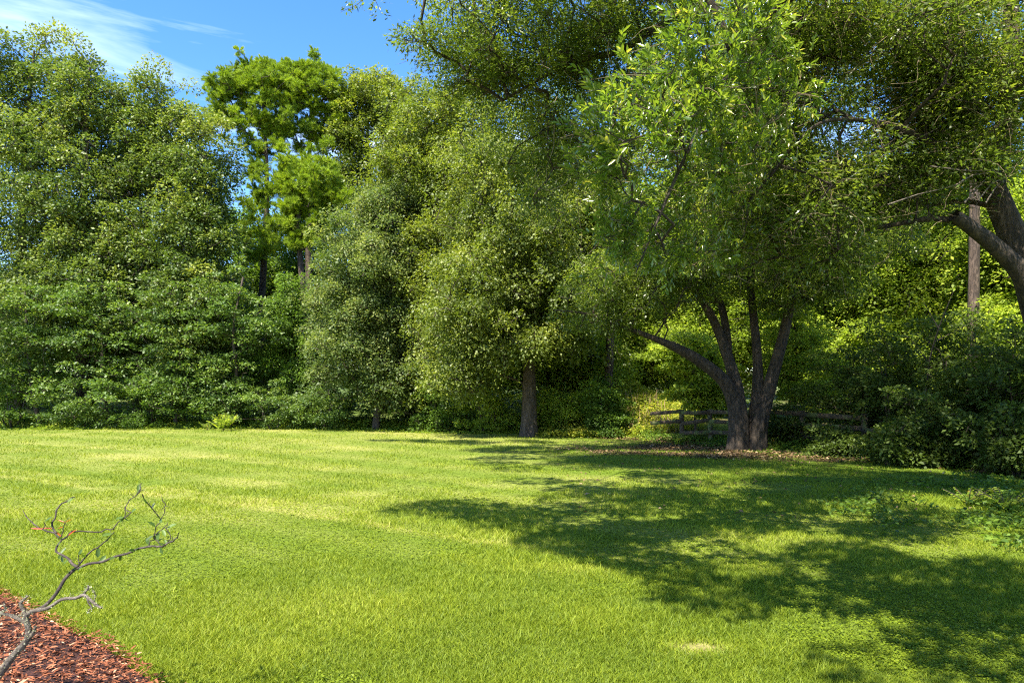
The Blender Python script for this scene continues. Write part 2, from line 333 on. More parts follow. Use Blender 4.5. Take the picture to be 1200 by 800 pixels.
# mulch bed and chips
n = 5200
bx_ = np.linspace(-9, -1.0, 90); by_ = np.linspace(1.2, 7.2, 90); BX, BY = np.meshgrid(bx_, by_)
ms = mulch_side(BX, BY)
BZ = hgt(BX, BY)+np.where(ms > 0, .01+.075*sstep(0, .5, ms)+.03*fbm(BX, BY, .25, 5), -.03)
V = np.stack([BX, BY, BZ], -1).reshape(-1, 3); i = np.arange(89)[:, None]*90; j = np.arange(89)[None]
F = np.stack([i+j, i+j+1, i+j+91, i+j+90], -1).reshape(-1, 4)
okf = (ms.reshape(-1)[F] > -.12).all(1)
mb = mesh_np('mulch_bed', V, F[okf], bark_mat('mulch_soil', (.04, .012, .008), (.11, .03, .016), (.2, .06, .035), 25, 1, .9), smooth=True); tag(mb, kind='structure')
n = 60000
X = RNG.uniform(-7.5, -1.2, n); Y = RNG.uniform(2.4, 7.0, n); m_ = mulch_side(X, Y); k = m_ > -.03-.10*RNG.random(n)**3; X, Y, m_ = X[k], Y[k], m_[k]; n = len(X)
Z = hgt(X, Y)+.012+.075*sstep(0, .5, m_)+.03*fbm(X, Y, .25, 5)+RNG.random(n)*.012
th = RNG.random(n)*6.283; D = np.stack([np.cos(th), np.sin(th), RNG.normal(0, .22, n)], 1)
Nn = unit(np.stack([RNG.normal(0, .35, n), RNG.normal(0, .35, n), np.ones(n)], 1))
V, F, _ = leaf_geo(np.stack([X, Y, Z], 1), D, Nn, RNG.uniform(.015, .055, n)*(1+.8*(RNG.random(n) > .94)), RNG.uniform(.005, .014, n)*(1+.8*(RNG.random(n) > .9)), .3, True)
tag(mesh_np('mulch', V, F, M['chips'], v=np.repeat(np.clip(RNG.normal(.5, .22, n), 0, 1), 2)), 'red brown shredded bark mulch in the corner bed', 'mulch', kind='stuff')

# dead leaves under the oak and along the fence
n = 110000
X = RNG.uniform(1, 16, n); Y = RNG.uniform(9, 27, n); k = RNG.random(n) < litterness(X, Y)**1.5*.95; k |= (RNG.random(n) < .012) & (Y < edgeY(X)); k &= (Y < edgeY(X)+3)
X, Y = X[k], Y[k]; n = len(X)
th = RNG.random(n)*6.283; D = np.stack([np.cos(th), np.sin(th), RNG.normal(0, .3, n)], 1)
Nn = unit(np.stack([RNG.normal(0, .5, n), RNG.normal(0, .5, n), np.ones(n)], 1))
V, F, _ = leaf_geo(np.stack([X, Y, hgt(X, Y)+.012+.03*RNG.random(n)], 1), D, Nn, RNG.uniform(.05, .10, n), RNG.uniform(.025, .05, n), .3)
tag(mesh_np('leaf_litter', V, F, M['litter'], v=RNG.random(n)), 'dry brown fallen leaves scattered under the many stemmed oak', 'leaf litter', kind='stuff')

# ------------------------------------------------------------------ trees
def sample_clumps(ells, n, seed, inner=.45):
    r = np.random.default_rng(seed); vols = np.array([e[3]*e[4]*e[5] for e in ells])**.75
    ids = r.choice(len(ells), n, p=vols/vols.sum()); out = np.zeros((n, 3)); top = np.zeros(n); outw = np.zeros((n, 3))
    for i, e in enumerate(ells):
        m = ids == i; k = m.sum()
        d = unit(r.normal(size=(k, 3))); rad = (inner**3+(1-inner**3)*r.random(k))**(1/3)*(1+.22*r.normal(size=k))
        out[m] = np.array(e[:3])+d*rad[:, None]*np.array(e[3:6]); outw[m] = d; top[m] = d[:, 2]*rad
    return out, outw, top
def EL(px, py, Y, rx, rz, ry):
    """crown lobe whose centre shows at (px,py) at distance Y"""
    c = P(px, py, Y); return (c[0], c[1], c[2], rx/FPX*Y, ry, rz/FPX*Y)
def leaves_in(clumps, outw, top, cr, npc, seed, L0, asp, flat=.6, upn=1., hang=0., jit=.35, vb=.35, vt=.2, shell=.5, hi=False, topyel=0.):
    r = np.random.default_rng(seed+99); n = len(clumps)
    rr = cr*(.65+.7*r.random(n)); cv = r.random(n)
    m = (npc*(rr/cr)**2).astype(int); ids = np.repeat(np.arange(n), m); k = len(ids)
    d = unit(r.normal(size=(k, 3))); d[:, 2] = np.where(d[:, 2] < -.2, -d[:, 2]*.6, d[:, 2])
    d = unit(d); rad = (shell+(1-shell)*r.random(k))**.8
    # little sprays: quantise directions a bit to make sub-clumps
    sub = unit(r.normal(size=(n, 14, 3))); pick = r.integers(0, 14, k); d = unit(d*.85+sub[ids, pick]*.6)
    off = d*(rad*rr[ids])[:, None]*np.array([1, 1, flat])
    if hang: off[:, 2] -= hang*rr[ids]*(r.random(k)**1.5)*(1+.5*np.abs(off[:, 0]/rr[ids]))
    p = clumps[ids]+off+r.normal(0, .03*cr, (k, 3))
    Nn = unit(np.array([0, 0, upn])[None]+.5*d+r.normal(0, .55, (k, 3)))
    D = unit(d*np.array([1, 1, .4])+r.normal(0, .5, (k, 3))+np.array([0, 0, -.25-hang]))
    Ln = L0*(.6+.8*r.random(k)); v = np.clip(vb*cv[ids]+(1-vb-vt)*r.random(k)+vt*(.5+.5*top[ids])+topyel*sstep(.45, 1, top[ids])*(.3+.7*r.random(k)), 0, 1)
    V, F, f = leaf_geo(p, D, Nn, Ln, Ln*asp, .12, hi)
    return V, F, (np.repeat(v, f) if f > 1 else v)
def limbs(trunks, clumps, seed, rtip=.012, powr=.42, upen=.6, twig=3, cr=.6, rmax=.2, sag=.06):
    """trunks: list of (pts, radii). Connects every clump to the stems with forking limbs."""
    r = np.random.default_rng(seed+5)
    geo = []; tc, tr = [], []
    for i, (p, rad) in enumerate(trunks):
        big = max(rad)
        V, F, c, rr = tube(p, rad, k=int(np.clip(big*60, 8, 26)), step=max(.10, big*.45), flare=.22 if i == 0 else 0., seed=seed+i)
        geo.append((V, F)); tc.append(c); tr.append(rr)
    tc = np.concatenate(tc); tr = np.concatenate(tr)
    zmin = np.percentile(tc[:, 2], 12) if len(trunks) == 1 else tc[:, 2].min()+.8
    base = [x for x in range(len(tc)) if tc[x, 2] > zmin]
    if not base: base = list(range(len(tc)//2, len(tc)))
    nodes = [tc[x] for x in base]; par = [-1]*len(nodes); root_r = [tr[x] for x in base]
    dmin = np.array([np.min(np.linalg.norm(tc[base]-c, axis=1)) for c in clumps])
    depth = [0.]*len(nodes)
    NA = np.zeros((len(nodes)+len(clumps)*3+5, 3)); NA[:len(nodes)] = nodes; DP = np.zeros(len(NA)); cnt = len(nodes)
    tipid = []
    for ci in np.argsort(dmin):
        c = clumps[ci]; q = NA[:cnt]; dv = c-q; ds = np.linalg.norm(dv, axis=1)
        cost = ds+upen*np.maximum(0, -dv[:, 2]+.15*ds)+.22*DP[:cnt]
        b = int(np.argmin(cost)); a = NA[b]; l_ = ds[b]
        prev = b
        if l_ > cr*.8:
            for t in (.35, .7) if l_ > cr*2 else (.5,):
                pt = a+(c-a)*t+r.normal(0, .07*l_, 3)+np.array([0, 0, sag*l_])
                NA[cnt] = pt; DP[cnt] = DP[prev]+np.linalg.norm(pt-NA[prev]); par.append(prev); prev = cnt; cnt += 1
        NA[cnt] = c; DP[cnt] = DP[prev]+np.linalg.norm(c-NA[prev]); par.append(prev); tipid.append(cnt); cnt += 1
    nb = len(base); w_ = np.zeros(cnt)
    for t in tipid: w_[t] += 1
    for x in range(cnt-1, nb-1, -1):
        w_[par[x]] += w_[x] if par[x] >= nb else 0
    A, B, ra, rb = [], [], [], []
    for x in range(nb, cnt):
        p_ = par[x]; rr_ = min(rtip*max(w_[x], 1)**powr*1.0, rmax)
        rp_ = min(rtip*max(w_[p_], 1)**powr, rmax) if p_ >= nb else min(root_r[p_]*.8, rr_*1.35)
        A.append(NA[p_]); B.append(NA[x]); ra.append(max(rr_, min(rp_, rr_*1.5))); rb.append(rr_)
    if twig:
        for c in clumps:
            for _ in range(twig):
                d = unit(r.normal(size=3)+np.array([0, 0, .2])); e = c+d*cr*r.uniform(.6, 1.15)*np.array([1, 1, .7])
                mid = c+(e-c)*.5+r.normal(0, .08*cr, 3)
                A += [c, mid]; B += [mid, e]; ra += [rtip*.8, rtip*.5]; rb += [rtip*.5, rtip*.2]
    geo.append(frusta(A, B, np.array(ra), np.array(rb), 5))
    return cat_geo(geo)
COUNT = [0]
def tree(name, label, cat, base, trunks, ells, nc, cr, npc, L0, asp, lm, bm='bark', seed=1, group=None, inner=.45, flat=.6, hang=0., twig=2,
         rtip=.012, rmax=.2, upen=.6, hi=False, topyel=0., upn=1., vb=.35, cut=None, shell=.5, extra=None, crown='crown', stem='trunk', sag=.06, powr=.42, vt=.2):
    cl, ow, tp = sample_clumps(ells, nc, seed, inner)
    if extra is not None and len(extra):
        cl = np.vstack([cl, extra]); ow = np.vstack([ow, np.tile([0, 0, 1.], (len(extra), 1))]); tp = np.concatenate([tp, np.zeros(len(extra))])
    if cut is not None:
        k = cut(cl); cl, ow, tp = cl[k], ow[k], tp[k]
    gz = hgt(cl[:, 0], cl[:, 1]); cl[:, 2] = np.maximum(cl[:, 2], gz+cr*.35)
    e = bpy.data.objects.new(name, None); e.location = base; C.objects.link(e); e.empty_display_size = .3
    tag(e, label, cat, group)
    V, F = limbs(trunks, cl, seed, rtip=rtip, twig=twig, cr=cr, rmax=rmax, upen=upen, sag=sag, powr=powr)
    mesh_np(stem, V, F, M[bm], e, smooth=True, loc=base)
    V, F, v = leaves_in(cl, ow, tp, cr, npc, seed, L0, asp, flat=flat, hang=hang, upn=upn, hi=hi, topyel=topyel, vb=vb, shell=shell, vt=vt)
    mesh_np(crown, V, F, M[lm], e, v=v, loc=base)
    COUNT[0] += len(F)
    return e
def gp(px, Y):
    x = (px-600)/FPX*Y; return np.array((x, Y, float(hgt(x, Y))-.05))
def stem(px, Y, top, r0, r1=.05, lean=0.):
    b = gp(px, Y); t = P(top[0], top[1], top[2] if len(top) > 2 else Y); h = t-b
    rs = np.random.default_rng(int(px*7+Y))
    return [b, b+h*.3+rs.normal(0, .12, 3)*[1, 1, 0], b+h*.65+rs.normal(0, .2, 3)*[1, 1, 0], t], [r0, r0*.8, r0*.5, r1]
G = 'tall broadleaf trees at the left edge of the wood'
def btree(label, px, Y, top, r0, ells, nc_, lm='tulip', seed=1, L0=.15, cr=.66, npc=140, cat='broadleaf tree', name='broadleaf_tree', group=None, **k):
    k.setdefault('flat', .95)
    p, r = stem(px, Y, top, r0); nc = int(nc_*(1.4 if name in ('understory_tree', 'sapling') else 2.3))
    return tree(name, label, cat, gp(px, Y), [(p, r)], ells, nc, cr, npc, L0, .6, lm, seed=seed, group=group, **k)

# left group, tops against the sky
btree('tallest dense broadleaf tree at the far left with yellow green top', 18, 36, (40, 60), .30,
      [EL(38, 110, 36, 38, 76, 2.2), EL(2, 110, 36, 34, 62, 2.5), EL(40, 230, 36, 62, 100, 3.2), EL(-60, 200, 37, 70, 130, 3), EL(10, 370, 36, 80, 90, 3.2)], 330, seed=11, topyel=.5, group=G)
btree('broad dark green broadleaf tree with brown trunk, second from the left', 92, 35, (105, 80), .36,
      [EL(100, 125, 36, 36, 66, 2.2), EL(92, 230, 35.5, 62, 95, 3), EL(110, 350, 35, 70, 90, 3)], 260, seed=12, topyel=.45, group=G)
btree('rounded broadleaf tree with pointed twin tops, third from the left', 160, 35.5, (185, 100), .26,
      [EL(183, 155, 36, 30, 70, 2), EL(146, 165, 36, 32, 68, 2), EL(172, 260, 36, 58, 90, 3), EL(170, 370, 35, 55, 80, 2.6)], 240, seed=13, topyel=.35, group=G)
btree('slimmer broadleaf tree next to the pines with golden green leaf tips', 212, 34.5, (235, 160), .24,
      [EL(216, 180, 35.5, 22, 60, 1.7), EL(244, 215, 35, 28, 66, 1.9), EL(228, 310, 34.5, 50, 85, 2.5), EL(240, 385, 33.5, 50, 60, 2.2)], 200, seed=14, topyel=.4, group=G)
# understory trees in front of them, flat leafy layers
U = 'low layered trees in front of the tall ones'
for (lab, px, Y, t, el, nc, sd) in [
    ('small layered tree at the far left with pale yellow leaf sprays', 48, 32.6, (30, 340), [EL(25, 385, 32.5, 62, 58, 2), EL(20, 450, 32.4, 55, 34, 1.6)], 100, 21),
    ('spreading low tree hiding the brown trunk at the far left group', 130, 32.8, (120, 330), [EL(112, 375, 32.6, 58, 52, 2), EL(140, 452, 32, 62, 30, 1.6)], 105, 22),
    ('low bushy tree under the rounded tree left of the pines', 205, 32.4, (205, 340), [EL(200, 385, 32.4, 60, 52, 2), EL(215, 455, 32, 56, 30, 1.6)], 105, 23),
    ('small tree with pale flat leaf sprays reaching towards the pines', 268, 31.8, (285, 325), [EL(272, 375, 32, 42, 46, 1.7), EL(302, 395, 31.6, 26, 30, 1.2), EL(262, 450, 31.8, 38, 34, 1.5)], 95, 24)]:
    btree(lab, px, Y, t, .11, el, nc, lm='maple', seed=sd, L0=.13, cr=.5, npc=110, cat='small tree', name='understory_tree', group=U, flat=.5, inner=.2, rtip=.008)

# pines
def pine(label, px, Y, top, r0, pads, seed, group=None):
    """pads: (px,py,Y,rx,rz) groups of needle clumps"""
    r = np.random.default_rng(seed); cl = []
    for (x, y, yy, rx, rz, n) in pads:
        for _ in range(n):
            a = unit(r.normal(size=3)); q = r.random()**.45
            cl.append(P(x+a[0]*rx*q, y+a[2]*rz*q, yy+a[1]*rx/FPX*yy*q*.9))
    cl = np.array(cl); cl = np.vstack([cl, cl[::2]+r.normal(0, .6, cl[::2].shape)]); base = gp(px, Y); p, rd = stem(px, Y, top, r0, .06)
    e = bpy.data.objects.new('pine_tree', None); e.location = base; C.objects.link(e); tag(e, label, 'pine tree', group)
    V, F = limbs([(p, rd)], cl, seed, rtip=.016, twig=0, cr=.5, rmax=.11, upen=.9, powr=.5, sag=.0)
    mesh_np('trunk', V, F, M['bark'], e, smooth=True, loc=base)
    n = len(cl); npn = 1000; tid = np.repeat(np.arange(n), npn); k = len(tid); sz = (.34+.22*r.random(n))[tid]
    sub = unit(r.normal(size=(n, 16, 3))+np.array([0, 0, .25])); q = sub[tid, r.integers(0, 16, k)]
    p_ = cl[tid]+q*(sz*.8*r.random(k)**.6)[:, None]*np.array([1, 1, .75])
    d = unit(q*.8+np.array([0, 0, .55])+r.normal(0, .42, (k, 3)))
    V, F, _ = leaf_geo(p_, d, unit(r.normal(size=(k, 3))+np.array([0, 0, .6])), .20*(.7+.5*r.random(k)), .017, 0, False, .1)
    cv = r.random(n)[tid]
    mesh_np('crown', V, F, M['pine'], e, v=np.clip(.3*cv+.65*r.random(k), 0, 1), loc=base); COUNT[0] += k
PG = 'pines against the sky'
pine('tall straight dark trunked pine with an open crown and sky gaps', 308, 40, (306, 78), .26,
     [(305, 88, 40, 32, 20, 34), (282, 96, 40, 26, 18, 20), (335, 92, 40, 22, 18, 16), (300, 200, 40, 16, 16, 8), (318, 150, 40, 24, 16, 14), (308, 225, 40, 20, 10, 6), (262, 108, 40, 24, 20, 22), (275, 135, 40, 30, 22, 26), (320, 118, 40, 26, 26, 22), (250, 135, 40, 14, 14, 10),
      (330, 160, 40, 20, 26, 12), (300, 170, 40, 20, 20, 6), (308, 272, 39.5, 22, 7, 6), (312, 298, 39, 24, 8, 8), (296, 235, 40, 12, 10, 3)], 31, PG)
pine('bushy topped pine with tightly packed bright needle clumps', 356, 41, (366, 80), .26,
     [(368, 90, 41, 34, 20, 34), (392, 118, 41, 26, 24, 26), (355, 115, 41, 28, 22, 24), (385, 150, 41, 26, 22, 20), (350, 148, 41, 22, 18, 12), (405, 130, 41, 12, 26, 8), (370, 175, 41, 22, 14, 7)], 32, PG)
pine('shorter forked pine below with pale yellow green needle clumps', 366, 37, (350, 190), .28,
     [(348, 198, 37, 24, 16, 26), (375, 200, 37, 24, 14, 16), (365, 268, 37, 30, 12, 14), (392, 225, 37, 18, 18, 10), (330, 220, 37, 18, 14, 12), (368, 222, 37, 24, 20, 18), (352, 245, 37, 28, 16, 18), (335, 262, 37, 24, 12, 10), (385, 250, 37, 18, 16, 10), (350, 283, 37, 26, 8, 8)], 33, PG)

# behind and between the pines
btree('dull green tree standing behind the pines, its top below them', 285, 47, (285, 230), .2,
      [EL(270, 300, 47, 40, 80, 3), EL(300, 340, 47, 45, 90, 3), EL(340, 300, 47, 30, 60, 2.4)], 120, lm='shrub', seed=41, L0=.2, npc=110, cr=.9, group='trees behind the pines')
btree('deep green tree in the gap right of the pine trunks', 355, 45, (350, 250), .2,
      [EL(350, 360, 45, 48, 90, 3), EL(385, 240, 46, 30, 60, 2.2)], 110, lm='shrub', seed=42, L0=.2, npc=120, cr=.9, group='trees behind the pines')
btree('feathery olive tree behind the bushy pine, top just right of it', 425, 42, (430, 110), .22,
      [EL(440, 135, 42, 40, 48, 2.4), EL(412, 190, 42, 26, 70, 2.2), EL(480, 170, 42, 40, 70, 2.6)], 190, lm='oakfar', seed=43, L0=.15, npc=150, cr=.6,
      cut=lambda c: np.hypot((c[:, 0]/c[:, 1]*FPX+600-436)/13, (HOR-(c[:, 2]-CAMZ)/c[:, 1]*FPX-168)/16) > 1)
btree('narrow dark green understory tree between the two pine trunks', 342, 33.5, (342, 320), .08, [EL(345, 380, 33.5, 26, 50, 1.5), EL(362, 430, 33.4, 28, 44, 1.5), EL(322, 440, 33.4, 26, 34, 1.4)], 90, lm='shrub', seed=55, L0=.12, cr=.5, npc=140, cat='small tree', name='small_tree')
# silver tree and middle oak
btree('rounded grey green tree with pale glossy leaves drooping to the lawn', 440, 30.5, (440, 280), .17,
      [EL(430, 330, 30.5, 62, 70, 2.4), EL(418, 405, 30.3, 60, 62, 2.2), EL(465, 430, 30.2, 46, 50, 1.8), EL(450, 270, 31.5, 50, 50, 2)], 270, lm='silver', seed=51, L0=.11, npc=190, cr=.55, cat='small tree', hang=.3)
btree('tall yellow olive tree between the grey green tree and the big limb', 500, 33, (500, 150), .3,
      [EL(500, 200, 33, 55, 80, 2.8), EL(470, 250, 33, 50, 70, 2.4), EL(540, 280, 32, 60, 90, 2.6), EL(560, 170, 33, 60, 80, 2.6), EL(510, 350, 31, 45, 70, 2), EL(505, 440, 30.4, 40, 40, 1.6)], 400, lm='oakfar', seed=52, L0=.13, npc=170, cr=.6, cat='tall tree', name='oak_tree', hang=.3)
btree('drooping oak with a thick lone trunk in the middle of the wood edge', 620, 27, (615, 300), .33,
      [EL(620, 300, 27, 78, 80, 3.4), EL(560, 360, 26.6, 66, 70, 2.6), EL(665, 350, 27, 46, 60, 2.6), EL(600, 225, 28, 90, 70, 3), EL(540, 430, 26.4, 38, 36, 1.5), EL(690, 260, 28, 50, 80, 2.4), EL(625, 405, 26, 58, 26, 2)], 520, lm='oakfar', seed=53, L0=.11, npc=190, cr=.55,
      cat='oak tree', name='oak_tree', hang=.55, rmax=.2,
      cut=lambda c: ~((np.abs(c[:, 0]-.7) < .8) & (c[:, 1] < 27.6) & (c[:, 2] < 3.2)))

# ---- woodland on the right, behind the fence and the many stemmed oak
WG = 'sunlit woodland trees on the right'
for (lab, px, Y, t, r0, el, nc, sd, lm) in [
    ('sunlit woodland tree seen between the lone oak trunk and the slim pine trunk', 665, 34, (665, 200), .16, [EL(665, 330, 34, 50, 110, 3), EL(660, 430, 33.5, 46, 50, 2.4), EL(610, 400, 32, 60, 70, 2), EL(700, 440, 32.5, 40, 40, 2)], 330, 61, 'wood'),
    ('shaded woodland tree directly behind the grassy bank', 745, 36, (745, 200), .18, [EL(745, 300, 36, 55, 110, 3), EL(750, 415, 35.5, 50, 50, 2.4)], 210, 62, 'wood'),
    ('yellow green woodland tree behind the left limbs of the many stemmed oak', 815, 34, (815, 200), .16, [EL(815, 290, 34, 50, 100, 3), EL(820, 400, 33.5, 50, 60, 2.4)], 220, 63, 'wood'),
    ('leafy woodland tree right behind the forked oak stems', 890, 33, (890, 200), .17, [EL(885, 280, 33, 55, 100, 3), EL(890, 400, 32.5, 55, 60, 2.4)], 220, 64, 'wood'),
    ('bright woodland tree right of the forked oak, leaves glowing in the sun', 965, 31, (965, 220), .17, [EL(965, 310, 31, 58, 90, 3), EL(955, 410, 31, 50, 60, 2.4)], 250, 65, 'wood'),
    ('glowing yellow green woodland tree between the forked oak and the rough pine trunk', 1045, 29, (1045, 200), .18, [EL(1040, 300, 29, 62, 95, 2.8), EL(1050, 410, 28.5, 55, 60, 2.2)], 280, 66, 'wood'),
    ('woodland tree with light green leaves beside the rough pine trunk', 1120, 27, (1120, 180), .17, [EL(1115, 290, 28, 62, 110, 2.8), EL(1125, 400, 27, 60, 60, 2.2)], 280, 67, 'wood'),
    ('woodland tree at the right edge beneath the leaning live oak trunk', 1215, 24, (1215, 180), .17, [EL(1205, 300, 24, 70, 120, 2.6), EL(1215, 410, 23, 70, 60, 2)], 260, 68, 'wood')]:
    btree(lab, px, Y, t, r0, el, nc, lm=lm, seed=sd, L0=.13, cr=.65, npc=170, cat='woodland tree', name='woodland_tree', group=WG, inner=.3)
# bare pine trunks
def pinetrunk(label, px, Y, y_top, r0, seed):
    b = gp(px, Y); t = P(px+6, y_top, Y); p = [b, b*.6+t*.4+np.array([.06, 0, 0]), t]
    cl = np.array([P(px+dx, y_top-30+dz, Y+dy) for dx, dz, dy in [(-40, -20, 0), (30, -40, 1), (50, 0, -1), (-30, 10, 1), (0, -60, 0), (-60, 30, -1), (60, 40, 0)]])
    e = bpy.data.objects.new('pine_tree', None); e.location = b; C.objects.link(e); tag(e, label, 'pine tree')
    V, F = limbs([(p, [r0, r0*.9, r0*.75])], cl, seed, rtip=.03, twig=0, cr=.5, rmax=.1)
    mesh_np('trunk', V, F, M['pinebark'], e, smooth=True, loc=b)
    cl = np.vstack([cl]+[cl+np.random.default_rng(k).normal(0, .8, cl.shape) for k in range(7)])
    V, F, v = leaves_in(cl, cl*0+[0, 0, 1], np.zeros(len(cl)), .8, 420, seed, .2, .1)
    mesh_np('crown', V, F, M['pine'], e, v=v, loc=b)
pinetrunk('slim straight pine trunk with reddish grey bark standing on the bank', 713, 30.5, 120, .19, 71)
pinetrunk('rough grey pine trunk behind the leaning live oak at right', 1137, 23, 60, .185, 72)

# far trees closing the view behind the wood, copies of three kinds
def copy_tree(o, loc, rz, sc):
    c = o.copy(); C.objects.link(c); c.location = loc; c.rotation_euler = (0, 0, rz); c.scale = (sc, sc, sc)
    for ch in o.children:
        d = ch.copy(); C.objects.link(d); d.parent = c
    return c
FG = 'far woodland trees filling the gaps behind the wood edge'
prot = []
for k_, (lm, sd) in enumerate([('wood', 81), ('shrub', 82), ('maple', 83)]):
    X0 = -6+k_*9; Y0 = 52.; b = np.array((X0, Y0, float(hgt(X0, Y0))-.1)); r_ = .2
    el = [(X0, Y0, b[2]+6.0, 2.9, 2.9, 3.6), (X0+.6, Y0-.4, b[2]+3.0, 3.1, 2.8, 2.8)]
    prot.append(tree('distant_tree', 'far woodland tree glimpsed through the gaps behind the wood edge', 'far tree', b,
                [([b, b+[.1, 0, 3], b+[.1, .1, 8]], [.2, .15, .05])], el, 150, .8, 130, .2, .6, lm, seed=sd, group=FG, inner=.25, twig=0))
rr = np.random.default_rng(5); first = True
spots = []
for row, (Yr, stepx, jit) in enumerate([(44, 4.0, 1.0), (56, 4.6, 1.4)]):
    for X0 in np.arange(-.86*Yr, .86*Yr, stepx): spots.append((X0+rr.uniform(-jit, jit), Yr+rr.uniform(-2, 2), row))
for n_, (X0, Y0, row) in enumerate(spots):
    o_ = prot[n_ % 3]; sc = rr.uniform(.85, 1.2); z = float(hgt(X0, Y0))-.1
    if n_ < 3: o_.location = (X0, Y0, z); continue
    copy_tree(o_, (X0, Y0, z), rr.uniform(0, 6.28), sc)

# ---- shrubs along the wood edge
def shrub(label, px, Y, pytop, wpx, nc, seed, lm='shrub', L0=.09, cr=.35, npc=150, name='shrub', cat='bush', group=None, flat=.6, pybot=None, depth=None):
    b = gp(px, Y); zt = P(px, pytop, Y)[2]; h = zt-b[2]; rx = wpx/2/FPX*Y; dp = depth or max(rx*.8, .5)
    el = [(b[0], Y, b[2]+h*.48, rx, dp, h*.52), (b[0]+rx*.3, Y-.2, b[2]+h*.3, rx*.8, dp*.9, h*.32)]
    rs = np.random.default_rng(seed); st = []
    for k in range(4):
        a = rs.uniform(0, 6.28); q = np.array([math.cos(a)*rx*.4, math.sin(a)*dp*.4, 0]); st.append(([b+q*.2, b+q*.6+[0, 0, h*.3], b+q+[0, 0, h*.7]], [.03+.008*h, .025, .012]))
    return tree(name, label, cat, b, st, el, nc, cr, npc, L0, .55, lm, seed=seed, group=group, inner=.1, flat=flat, twig=2, rtip=.006, rmax=.03, stem='stems', crown='foliage')
SG = 'bushes along the foot of the wood'
for a in [('dark bush at the far left end of the lawn edge', 15, 32.4, 440, 110, 70, 101, 'shrub'),
          ('mid green bush below the brown trunk at far left', 100, 32.5, 455, 110, 70, 102, 'maple'),
          ('low shadowy bush between the brown trunk and the rounded tree', 175, 32.3, 450, 90, 60, 103, 'shrub'),
          ('dark bush behind the little fern at the lawn edge', 250, 32.4, 440, 90, 60, 104, 'shrub'),
          ('glossy leaved bush under the pine trunks', 320, 31.4, 452, 90, 60, 105, 'maple'),
          ('low leafy bush left of the grey green tree foot', 375, 31.0, 462, 70, 50, 106, 'maple'),
          ('deep shaded bush behind the foot of the grey green tree', 400, 33.0, 425, 120, 90, 111, 'shrub'), ('dim bush seen under the low boughs right of the grey green tree', 470, 32.4, 430, 110, 90, 112, 'shrub'),
          ('dark bush between the grey green tree and the lone oak trunk', 520, 29.6, 440, 90, 60, 107, 'shrub'),
          ('bright green bush just left of the lone oak trunk', 570, 28.8, 455, 70, 60, 108, 'wood'),
          ('sunny green bush just right of the lone oak trunk', 655, 28.3, 450, 64, 60, 109, 'wood'),
          ('dark cone shaped bush at the foot of the bank', 706, 27.0, 438, 52, 70, 110, 'shrub')]:
    shrub(*a[:5], int(a[5]*(.55 if a[1] < 300 else .9)), a[6], lm=a[7], group=SG, L0=.10, cr=.38)
btree('bright leafy sapling behind the broken fence end, left of the forked oak', 815, 25.0, (815, 400), .05,
      [EL(800, 415, 25, 42, 26, 1.3), EL(822, 450, 25, 38, 26, 1.3), EL(835, 475, 25, 30, 18, 1)], 90, lm='wood', seed=121, L0=.13, cr=.4, npc=110, cat='sapling', name='sapling', flat=.35, rtip=.006)
btree('feathery sapling with upright leaf sprays just right of the forked oak', 935, 22.5, (930, 360), .05,
      [EL(925, 400, 22.5, 36, 44, 1.3), EL(950, 450, 22.5, 44, 36, 1.3)], 110, lm='wood', seed=122, L0=.09, cr=.36, npc=160, cat='sapling', name='sapling', flat=.5, rtip=.006)
RG = 'bushes behind the fence on the right'
for a in [('low tangled bush smothering the fence rails right of the forked oak', 985, 18.3, 505, 70, 45, 138, 'shrub'), ('low tangled bush around the nearer leaning fence posts', 1045, 15.9, 506, 80, 45, 139, 'shrub'),
          ('low vine tangled bush over the fence just right of the forked oak', 925, 21.3, 478, 90, 60, 131, 'shrub'),
          ('leafy bush behind the fence midway between forked oak and right edge', 1000, 19.6, 400, 100, 110, 132, 'shrub'),
          ('tall bush with yellow green tip shoots left of the thin bare sapling', 1050, 18.2, 385, 90, 110, 133, 'maple'),
          ('dense bush right of the thin bare sapling', 1125, 16.8, 372, 100, 130, 134, 'maple'),
          ('darkest bush standing at the right edge', 1200, 15.2, 370, 120, 150, 135, 'shrub'),
          ('shadowed bush low behind the paired fence posts', 1095, 15.8, 452, 110, 80, 136, 'shrub'),
          ('small dark bush low at the right edge of the picture', 1195, 13.9, 470, 110, 80, 137, 'shrub')]:
    shrub(*a[:7], lm='shadeshrub', group=RG, L0=.09, cr=.33, npc=150)
# thin bare sapling
b = gp(1085, 17.4); e = bpy.data.objects.new('sapling', None); e.location = b; C.objects.link(e)
tag(e, 'thin dark sapling with a few bare twigs rising out of the right bushes', 'sapling')
q = [b, P(1084, 490, 17.2), P(1088, 430, 17), P(1100, 385, 16.4), P(1118, 340, 15.8)]
g1 = tube(q, [.024, .022, .018, .014, .006], k=7, step=.1)[:2]
tw = [(P(1089, 425, 16.9), P(1065, 395, 16.5)), (P(1096, 400, 16.6), P(1150, 372, 16)), (P(1088, 432, 17), P(1115, 415, 16.6)), (P(1100, 385, 16.4), P(1080, 350, 16.3)), (P(1065, 395, 16.5), P(1050, 392, 16.3))]
g2 = frusta([t[0] for t in tw], [t[1] for t in tw], np.full(5, .012), np.full(5, .004), 5)
V, F = cat_geo([g1, g2]); mesh_np('stem', V, F, M['darktwig'], e, smooth=True, loc=b)
cl = np.array([t[1] for t in tw]+[q[-1]]); V, F, v = leaves_in(cl, cl*0+[0, 0, 1], np.zeros(len(cl)), .22, 30, 5, .08, .5, flat=.3)
mesh_np('foliage', V, F, M['wood'], e, v=v, loc=b)

